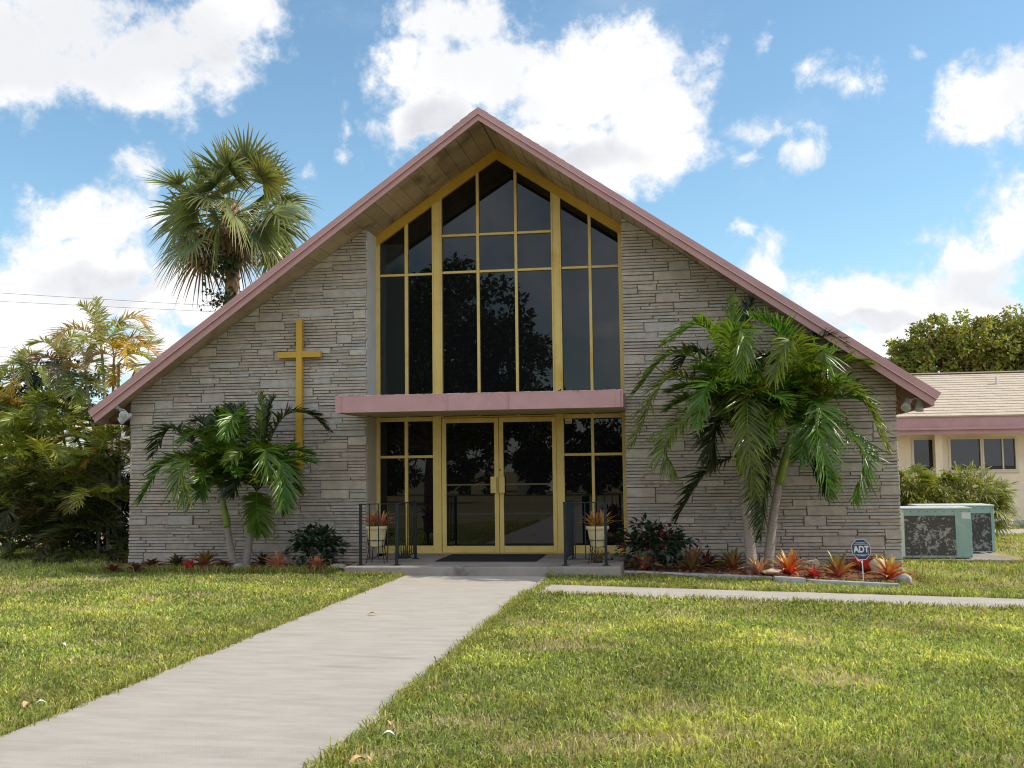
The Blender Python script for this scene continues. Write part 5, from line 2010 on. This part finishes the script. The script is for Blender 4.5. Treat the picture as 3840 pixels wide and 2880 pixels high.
Yk = 19.4
S1 = [(P(405, 2100, Yk) * (1, 1, 0)), a2(1105, 430, Yk), a2(1085, 0, Yk), a1(1300, 1350, Yk), a1(1288, 1000, Yk), a1(1258, 640, Yk)]
S2 = [(P(425, 2100, Yk + .3) * (1, 1, 0)), a2(1172, 400, Yk + .3), a2(1170, 0, Yk + .3), a1(1408, 1150, Yk + .3), a1(1420, 800, Yk + .3)]
S6 = [(P(438, 2100, Yk + .5) * (1, 1, 0)), a2(1215, 220, Yk + .5), a2(1232, 0, Yk + .5), a1(1475, 1100, Yk + .5), a1(1478, 860, Yk + .5)]
S7 = [(P(452, 2100, Yk + .2) * (1, 1, 0)), a2(1235, 220, Yk + .2), a2(1262, 0, Yk + .2)]
up1, up2, up6 = S1[-1], S2[-1], S6[-1]
FR1 = [([up1, a1(1240, 400, Yk - .1), a1(1178, 55, Yk - .2)], dict(col=GRY, leaf=.34, vee=.3)),
       ([up1, a1(1190, 380, Yk - .2), a1(1100, 220, Yk - .4), a1(985, 150, Yk - .5)], dict(col=GRY, leaf=.32)),
       ([up1, a1(1120, 490, Yk - .2), a1(860, 455, Yk - .5), a1(715, 640, Yk - .7)], dict(col=ORNG, col2=DRY, leaf=.46)),
       ([up1, a1(1330, 470, Yk + .1), a1(1480, 360, Yk + .2), a1(1700, 310, Yk + .3), a1(1820, 440, Yk + .4)], dict(col=GRY, col2=ORNG, leaf=.46)),
       ([up1, a1(1340, 560, Yk - .3), a1(1560, 430, Yk - .5), a1(1740, 470, Yk - .7), a1(1870, 600, Yk - .8)], dict(col=GRY, leaf=.40)),
       ([up1, a1(1180, 560, Yk - .5), a1(1040, 560, Yk - .9), a1(960, 700, Yk - 1.1)], dict(col=GRN)),
       ([up1, a1(1160, 640, Yk + .2), a1(980, 600, Yk + .4), a1(860, 720, Yk + .5)], dict(col=DRY)),
       ([up2, a1(1480, 640, Yk), a1(1560, 660, Yk - .3), a1(1615, 930, Yk - .5)], dict(col=YELL, leaf=.40, droop=.2)),
       ([up2, a1(1560, 720, Yk + .2), a1(1740, 660, Yk + .1), a1(1870, 700, Yk), a1(1985, 800, Yk)], dict(col=YELL, col2=ORNG)),
       ([up2, a1(1540, 620, Yk + .4), a1(1680, 560, Yk + .6), a1(1800, 660, Yk + .7)], dict(col=ORNG)),
       ([up2, a1(1380, 620, Yk - .2), a1(1330, 600, Yk - .5), a1(1250, 640, Yk - .7)], dict(col=YELL, col2=GRN)),
       ([up2, a1(1400, 560, Yk + .2), a1(1440, 420, Yk + .3), a1(1480, 330, Yk + .3)], dict(col=GRN, leaf=.3)),
       ([up6, a1(1620, 760, Yk + .5), a1(1780, 780, Yk + .5), a1(1930, 900, Yk + .6)], dict(col=GRN)),
       ([up6, a1(1560, 900, Yk + .3), a1(1680, 960, Yk + .2), a1(1740, 1100, Yk + .1)], dict(col=GRN, col2=YELL)),
       ([up6, a1(1440, 920, Yk + .3), a1(1420, 1000, Yk + .1), a1(1390, 1150, Yk)], dict(col=YELL, leaf=.3)),
       ([up6, a1(1620, 700, Yk + .8), a1(1840, 640, Yk + .9), a1(1990, 620, Yk + 1.)], dict(col=GRY)),
       ([up2, a1(1350, 760, Yk - .2), a1(1200, 760, Yk - .4), a1(1080, 900, Yk - .5)], dict(col=DRY, leaf=.36)),
       ([S7[-1], a2(1300, -60, Yk), a2(1350, -20, Yk - .1), a2(1340, 80, Yk - .2)], dict(col=(.30, .26, .10), leaf=.3, wid=.03, n=16))]
Yl = 19.9
S3 = [(P(300, 2110, Yl) * (1, 1, 0)), a2(880, 420, Yl), a2(745, 0, Yl), a1(830, 1400, Yl), a1(795, 1000, Yl), a1(785, 860, Yl)]
S4 = [(P(370, 2110, Yl - .6) * (1, 1, 0)), a2(1005, 220, Yl - .6), a2(965, 0, Yl - .6), a1(1140, 1480, Yl - .6), a1(1090, 1230, Yl - .6), a1(1065, 950, Yl - .6)]
S8 = [(P(230, 2120, Yl - .3) * (1, 1, 0)), a2(690, 420, Yl - .3), a2(640, 0, Yl - .3)]
up3, up4, up8 = S3[-1], S4[-1], S8[-1]
FR2 = [([up3, a1(700, 720, Yl - .1), a1(560, 610, Yl - .2), a1(365, 650, Yl - .3)], dict(col=GRN, leaf=.34)),
       ([up3, a1(810, 660, Yl), a1(900, 540, Yl), a1(1060, 580, Yl)], dict(col=GRY)),
       ([up3, a1(680, 820, Yl - .4), a1(560, 790, Yl - .7), a1(440, 860, Yl - .9)], dict(col=(.22, .11, .05))),
       ([up3, a1(880, 780, Yl - .2), a1(980, 720, Yl - .4), a1(1110, 820, Yl - .5)], dict(col=DRY)),
       ([up3, a1(760, 720, Yl + .1), a1(740, 600, Yl + .2), a1(700, 520, Yl + .2)], dict(col=GRN, leaf=.3)),
       ([up3, a1(740, 920, Yl - .6), a1(700, 940, Yl - .9), a1(690, 1130, Yl - 1.)], dict(col=(.18, .16, .12), leaf=.36)),
       ([up3, a1(860, 900, Yl + .1), a1(960, 920, Yl), a1(1010, 1060, Yl)], dict(col=DRY)),
       ([up4, a1(1120, 860, Yl - .7), a1(1200, 860, Yl - .9), a1(1260, 1000, Yl - 1.)], dict(col=GRN, leaf=.34)),
       ([up4, a1(1010, 1020, Yl - .9), a1(900, 1060, Yl - 1.1), a1(850, 1200, Yl - 1.2)], dict(col=(.12, .17, .03))),
       ([up4, a1(1040, 1080, Yl - 1.), a1(960, 1200, Yl - 1.3), a1(960, 1330, Yl - 1.4)], dict(col=(.12, .17, .03))),
       ([up4, a1(1000, 940, Yl - .4), a1(880, 900, Yl - .3), a1(780, 1000, Yl - .3)], dict(col=YELL, leaf=.3)),
       ([up4, a1(1120, 1100, Yl - .8), a1(1200, 1120, Yl - .9), a1(1250, 1220, Yl - 1.)], dict(col=GRY, leaf=.32)),
       ([up4, a1(1060, 820, Yl - .5), a1(1080, 700, Yl - .5), a1(1120, 640, Yl - .5)], dict(col=GRN, leaf=.3))]
Ym = 20.4
S5 = [(P(215, 2120, Ym) * (1, 1, 0)), a2(530, 460, Ym), a2(445, 180, Ym), a1(395, 1330, Ym), a1(315, 990, Ym)]
S9 = [(P(130, 2120, Ym + .3) * (1, 1, 0)), a2(260, 800, Ym - .5), a2(80, 650, Ym - .5)]
up5 = S5[-1]
FR3 = [([up5, a1(240, 880, Ym), a1(110, 900, Ym - .1), a1(-20, 1100, Ym - .2)], dict(col=GRY)),
       ([up5, a1(330, 830, Ym - .1), a1(380, 760, Ym - .2), a1(470, 760, Ym - .3)], dict(col=GRY, leaf=.34)),
       ([up5, a1(200, 980, Ym - .3), a1(80, 990, Ym - .5), a1(-60, 1160, Ym - .6)], dict(col=GRN)),
       ([up5, a1(340, 900, Ym - .4), a1(320, 880, Ym - .7), a1(280, 1060, Ym - .9)], dict(col=(.12, .15, .03))),
       ([up5, a1(180, 1060, Ym - .4), a1(140, 1100, Ym - .6), a1(110, 1240, Ym - .7)], dict(col=YELL)),
       ([up5, a1(400, 960, Ym), a1(480, 980, Ym), a1(540, 1100, Ym)], dict(col=GRN)),
       ([up5, a1(280, 860, Ym + .2), a1(230, 760, Ym + .3), a1(270, 700, Ym + .3)], dict(col=GRY, leaf=.3))]


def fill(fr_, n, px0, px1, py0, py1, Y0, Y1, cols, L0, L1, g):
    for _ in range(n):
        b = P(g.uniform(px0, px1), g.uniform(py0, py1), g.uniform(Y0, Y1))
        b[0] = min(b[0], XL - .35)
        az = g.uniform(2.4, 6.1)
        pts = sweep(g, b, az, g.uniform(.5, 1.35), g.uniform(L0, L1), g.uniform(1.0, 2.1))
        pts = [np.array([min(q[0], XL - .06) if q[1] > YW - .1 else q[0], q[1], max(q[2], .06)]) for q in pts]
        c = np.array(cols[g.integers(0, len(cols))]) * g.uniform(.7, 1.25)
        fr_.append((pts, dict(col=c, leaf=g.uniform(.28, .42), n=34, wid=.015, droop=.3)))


LOW = [(.28, .34, .05), (.38, .42, .06), (.15, .20, .04), (.42, .42, .08), (.15, .18, .04), (.24, .24, .08)]
DEEP = [(.06, .08, .02), (.075, .09, .025), (.09, .075, .03), (.05, .07, .02)]  # lowest fronds darkened in colour to deepen the shade there
fill(FR1, 24, 290, 470, 1740, 1950, 18.3, 20.0, LOW, .8, 1.25, g)
fill(FR1, 22, 280, 470, 1600, 1780, 18.4, 20.2, LOW + [YELL], .7, 1.05, g)
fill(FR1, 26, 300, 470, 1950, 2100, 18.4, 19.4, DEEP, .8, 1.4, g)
fill(FR2, 26, 130, 340, 1720, 1940, 18.4, 20.4, LOW, .8, 1.3, g)
fill(FR2, 26, 120, 340, 1540, 1760, 18.6, 20.6, LOW + [GRN, GRN], .7, 1.1, g)
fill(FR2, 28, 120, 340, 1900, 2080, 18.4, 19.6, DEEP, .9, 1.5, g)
fill(FR3, 28, -60, 180, 1690, 1920, 18.6, 21.0, LOW, .8, 1.35, g)
fill(FR3, 27, -60, 180, 1530, 1740, 18.8, 21.0, LOW + [ORNG], .7, 1.15, g)
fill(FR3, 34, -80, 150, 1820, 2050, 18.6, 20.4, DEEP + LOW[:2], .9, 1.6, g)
GC = 'cane palms left of the church'
cane_clump('cane palm clump with orange fronds nearest the left church wall', tuple(P(420, 2110, Yk) * (1, 1, 0)), [S1, S2, S6, S7], FR1[:96], 11, GC)
cane_clump('middle cane palm clump with two ringed stems, green and brown fronds', tuple(P(300, 2110, Yl) * (1, 1, 0)), [S3, S4, S8], FR2[:96], 12, GC)
cane_clump('cane palm clump at the left picture edge with a leaning bare stem', tuple(P(190, 2120, Ym) * (1, 1, 0)), [S5, S9], FR3[:96], 13, GC)

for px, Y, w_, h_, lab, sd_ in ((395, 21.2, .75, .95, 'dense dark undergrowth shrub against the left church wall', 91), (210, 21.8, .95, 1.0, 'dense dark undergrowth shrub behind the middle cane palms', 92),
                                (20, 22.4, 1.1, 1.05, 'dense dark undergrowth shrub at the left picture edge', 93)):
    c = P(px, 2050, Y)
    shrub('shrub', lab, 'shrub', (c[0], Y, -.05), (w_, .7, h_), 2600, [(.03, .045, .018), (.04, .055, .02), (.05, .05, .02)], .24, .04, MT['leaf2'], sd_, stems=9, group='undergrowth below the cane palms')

# shrubs behind the air conditioners
BR = [(.21, .25, .045), (.27, .29, .05), (.16, .20, .035), (.30, .28, .06)]
for px, Y, w_, h_, lab, sd_ in ((3430, 25.2, .80, .98, 'feathery yellow green bush behind the air conditioners next to the church wall', 5),
                               (3615, 25.6, 1.02, 1.02, 'rounded bright green bush behind the air conditioners below the wide window', 6)):
    b = P(px, 1950, Y)
    t = shrub('leafy_bush', lab, 'shrub', (b[0], Y, -.17), (w_, .75, h_ * .82), 3000, BR, .24, .022, MT['caneleaf'], sd_, stems=9, group='bushes behind the air conditioners', lump=.22)
    g = np.random.default_rng(sd_)
    mb = MB()
    for i in range(26):
        d = unit(g.normal(0, 1, 3) * (1, .6, 1) + (0, -.5, .35))
        hub = np.array([b[0], Y, -.17 + h_ * .82]) + d * (w_ * .9, .7, h_ * .84)
        fan(mb, hub, unit(d + (0, 0, -.3)), unit(np.array([0, -.3, 1.]) + d * .4 + g.normal(0, .25, 3)), g.uniform(.26, .38), g, np.array(BR[g.integers(0, 4)]) * g.uniform(.8, 1.2), droop=.4,
            nseg=11, spread=1.8, wid=.065, tipc=(.34, .32, .09))
    mb.build('fan_leaves', MT['caneleaf'], t, smooth=True)
b = P(3768, 1960, 26)
b[2] = -.18
t = thing('fan_leaf_bush', 'drooping light green fan leaves right of the air conditioners', 'shrub', tuple(b), 'bushes behind the air conditioners')
g = np.random.default_rng(17)
mb, st_ = MB(), MB()
for px, py, s_ in ((3755, 1838, .40), (3775, 1862, .42), (3745, 1880, .38), (3768, 1905, .40), (3735, 1850, .36), (3752, 1925, .34), (3728, 1900, .36), (3715, 1870, .3)):
    hub = P(px - 12, py - 8, 26 + g.uniform(-.2, .2))
    st_.tube(curve([b + (-.4, 0, 0), (b + hub) / 2 + (-.15, 0, .25), hub], 6), np.linspace(.012, .007, 6), 5)
    fan(mb, hub, unit(np.array([.8, -.5, -.35 + g.normal(0, .25)])), unit(np.array([.3, -.5, 1.]) + g.normal(0, .2, 3)), s_, g, np.array([.27, .31, .05]) * g.uniform(.8, 1.2), droop=.55, nseg=13, spread=1.7, wid=.075)
st_.build('stems', MT['petiole'], t, smooth=True)
mb.build('foliage', MT['caneleaf'], t, smooth=True)

# ------------------------------------------------------------------ across the lawn behind the camera: what the windows mirror
VX = lambda px, V: P(px, 1763, V)[0]
crs = [((-10.5, -14, 9.0), (3.4, 3.2, 2.6)), ((-12.5, -13.5, 6.8), (3.6, 3., 2.6)), ((-8.0, -14.3, 7.4), (2.4, 2.4, 2.0)), ((-9.8, -14, 4.8), (4.2, 3, 1.8)),
       ((-15, -14, 8), (3, 3, 3)), ((-7.0, -14.5, 4.6), (2.0, 2.2, 1.5)), ((-13.5, -14, 10.2), (2.5, 2.5, 1.8)), ((-16, -14, 4.5), (3, 3, 2))]
limb_tree('shade_tree', 'large dark tree seen mirrored in the tall window', (-11.5, -14, 0), 8, crs, 30000, .36, [(.05, .085, .018), (.065, .10, .02), (.04, .07, .015)], MT['leaf2'], 51, .45)
for i, (x, y, z, r, lab) in enumerate(((-4.5, -30, 2.4, 2.6, 'dark low tree mirrored in the right sidelight'), (.5, -33, 2.0, 3.0, 'wide low tree mirrored at the right edge of the sidelight'),
                                      (5.5, -31, 2.2, 2.6, 'rounded low tree on the far right behind the camera'), (-13.5, -33, 2.8, 2.6, 'tall low-branched tree mirrored in the left door leaf'),
                                      (-18, -31, 3.0, 3.0, 'low tree on the far left behind the camera'), (-23, -33, 3., 3., 'spreading tree at the far left end of the street'),
                                      (-5.6, -37, 3.2, 2.4, 'dark tree standing right of the small white house'),
                                      (-8.1, -30, 3.2, 1.0, 'slim tree standing in front of the small white house'))):
    limb_tree('street_tree', lab, (x, y, 0), 3, [((x, y, z), (r, 1.6, 2.2)), ((x + 1.3, y, z + .4), (r * .7, 1.4, 1.6)), ((x - 1.3, y, z - .6), (r * .7, 1.4, 1.6)), ((x, y, 1.0), (r * 1.1, 1.2, 1.0))], 3600, .36,
              [(.035, .06, .015), (.05, .075, .02)], MT['leaf2'], 60 + i, .18, group='trees across the street')
hs = thing('white_house', 'small white gabled house seen mirrored in the glass door', 'house', (-10.2, -40, 0))
mb = MB()
mb.prism([(-11.2, 0, 0), (-9.2, 0, 0), (-9.2, 0, 2.8), (-10.2, 0, 3.8), (-11.2, 0, 2.8)], (0, -46, 0), (0, -40, 0))
mb.build('wall', MT['white'], hs)
mb = MB()
for s_ in (-1, 1):
    mb.hexa([(-10.2, -46.2, 3.83), (-10.2, -39.7, 3.83), (-10.2 + s_ * 1.25, -39.7, 2.62), (-10.2 + s_ * 1.25, -46.2, 2.62),
             (-10.2, -46.2, 3.93), (-10.2, -39.7, 3.93), (-10.2 + s_ * 1.25, -39.7, 2.72), (-10.2 + s_ * 1.25, -46.2, 2.72)])
mb.build('roof', MT['black'], hs)
pl = thing('utility_pole', 'wooden utility pole seen mirrored in the right sidelight', 'pole', (-2.2, -28, 0))
mb = MB()
mb.tube([(-2.2, -28, -.2), (-2.25, -28, 9.5)], [.15, .10], 10)
mb.build('shaft', MT['pole'], pl, smooth=True)
mb = MB()
mb.lathe([(0, 9.5), (.1, 9.5), (.07, 9.56), (0, 9.58)], -2.25, -28, 10)
mb.build('cap', MT['iron'], pl)


# ------------------------------------------------------------------ the grass itself
def grow(n, xf, yf, hgt, wid, seed, dens=None):
    g = np.random.default_rng(seed)
    x, y = xf(g, n), yf(g, n)
    wob = .035 * np.sin(y * 5.1 + x * 1.3) + .025 * np.sin(y * 13.7 + 2 * x)
    ok = ~inside(x + wob * .6, y + .03 * np.sin(x * 7.3), -.015)
    half = np.maximum(y, 0) * .515 + 2.2
    ok &= (x > -.155 * y - half) & (x < -.155 * y + half)
    patch = smooth_noise(x, y, .16, 1) * .4 + smooth_noise(x, y, .5, 8) * .35 + smooth_noise(x, y, 1.7, 2) * .25
    bare = smooth_noise(x, y, .30, 3) * .5 + smooth_noise(x, y, 1.1, 4) * .5
    ok &= g.random(n) < np.clip(1.2 - 2. * np.maximum(bare - .68, 0) / .2, .45, 1)
    x, y, patch, bare = x[ok], y[ok], patch[ok], bare[ok]
    n = len(x)
    az = g.uniform(0, 2 * np.pi, n)
    lean = g.uniform(.15, 1.15, n)
    h = hgt * g.uniform(.5, 1.25, n) * (.75 + .6 * patch)
    wd = wid * g.uniform(.7, 1.3, n)
    k = 3
    z0 = lz(x) - .004
    dirx, diry = np.cos(az), np.sin(az)
    base = np.stack([x, y, z0], 1)
    mid = base + np.stack([dirx * lean * h * .35, diry * lean * h * .35, h * .62], 1)
    tip = base + np.stack([dirx * lean * h * 1.05, diry * lean * h * 1.05, h * (1.02 - .35 * lean)], 1)
    fa = g.uniform(0, 2 * np.pi, n)
    sd = np.stack([np.cos(fa), np.sin(fa), 0 * fa], 1) * wd[:, None] * .5
    v = np.stack([base - sd * .8, base + sd * .8, mid - sd, mid + sd, tip], 1).reshape(-1, 3)
    b = np.arange(n) * 5
    quads = np.stack([b, b + 1, b + 3, b + 2], -1)
    tris = np.stack([b + 2, b + 3, b + 4], -1)
    green = np.array([.265, .335, .078])
    yell = np.array([.61, .595, .135])
    straw = np.array([.64, .54, .31])
    r = g.random(n)[:, None]
    py_ = np.clip((patch - .42) * 2.8 + g.normal(0, .36, n), 0, 1)[:, None]
    col = green * (1 - py_ * .85) + yell * py_ * .85
    dry = np.clip((bare - .57) * 2.4, 0, .5)[:, None] + .10
    col = np.where(r < dry, straw * g.uniform(.6, 1.1, (n, 1)), col * g.choice([.5, .75, 1., 1.2, 1.6], (n, 1)) * g.uniform(.85, 1.15, (n, 1)))
    dark = smooth_noise(x, y, .9, 6)[:, None]
    col = col * (.66 + .58 * dark)
    return v, quads, tris, np.repeat(col, 5, axis=0)


gm = MB()
U = lambda a, b: (lambda g, n: g.uniform(a, b, n))
for args in ((150000, U(-6.5, 3.8), U(4.4, 8.2), .066, .0085, 201), (150000, U(-8.5, 5.), U(8.2, 12), .062, .0115, 202), (110000, U(-11.5, 6.5), U(12, 16.6), .058, .0150, 203),
             (26000, U(3.6, 9.5), U(15.5, 23), .07, .013, 204), (14000, U(4.6, 12), U(23, 33), .07, .02, 205), (16000, U(-15, -9.3), U(16.4, 21), .09, .014, 206)):
    v, q, t3, c = grow(*args)
    b = gm.n
    gm.add(v, q, c)
    gm.g.append((t3 + b, 0))


def fringe(n, xf, yf, seed, h=.085):
    """longer blades that spill over the edges of paths, slab and beds"""
    g = np.random.default_rng(seed)
    x, y = xf(g, n), yf(g, n)
    clump = smooth_noise(x, y, .22, 9)
    ok = g.random(n) < clump * 1.2
    x, y = x[ok], y[ok]
    n = len(x)
    az = g.uniform(0, 6.28, n)
    hh = h * g.uniform(.5, 1.4, n)
    ln = g.uniform(.2, 1.2, n)
    base = np.stack([x, y, lz(x)], 1)
    dr = np.stack([np.cos(az), np.sin(az)], 1)
    mid = base + np.concatenate([dr * (ln * hh * .4)[:, None], (hh * .65)[:, None]], 1)
    tip = base + np.concatenate([dr * (ln * hh * 1.1)[:, None], (hh * (1.05 - .4 * ln))[:, None]], 1)
    fa = g.uniform(0, 6.28, n)
    sd = np.stack([np.cos(fa), np.sin(fa), 0 * fa], 1) * (g.uniform(.006, .011, n) * .5)[:, None]
    v = np.stack([base - sd, base + sd, mid - sd, mid + sd, tip], 1).reshape(-1, 3)
    b = np.arange(n) * 5
    col = np.where(g.random((n, 1)) < .25, np.array([[.56, .48, .16]]), np.array([[.27, .30, .07]])) * g.uniform(.6, 1.25, (n, 1))
    return v, np.stack([b, b + 1, b + 3, b + 2], -1), np.stack([b + 2, b + 3, b + 4], -1), np.repeat(col, 5, axis=0)


N_ = lambda c, s: (lambda g, n: c + g.normal(0, s, n))
for args in ((9000, N_(PX1 + .01, .035), U(4.4, 13.8), 301), (6000, N_(PX0 - .01, .03), U(4.4, 15.9), 302), (5000, U(-1.7, 7.), N_(13.73, .03), 303), (3000, U(-1.7, 7.), N_(14.95, .025), 304),
             (1600, U(PX1, -.8), N_(15.9, .03), 305), (1600, U(-5.1, PX0), N_(15.88, .04), 306), (3600, U(-9.9, -5.1), N_(16.36, .08), 307, .15), (3000, U(-.8, 3.7), N_(16.16, .05), 308, .09),
             (1200, N_(3.75, .06), U(16.1, 18), 309, .1), (700, U(4.0, 6.6), N_(20.58, .03), 310, .1), (160, N_(-1.8, .05), U(13.8, 15.), 311)):
    v, q, t3, c = fringe(*args)
    b = gm.n
    gm.add(v, q, c)
    gm.g.append((t3 + b, 0))
tag(gm.build('grass', MT['grass']), 'patchy yellow green lawn grass on both sides of the path', 'grass', kind='stuff')
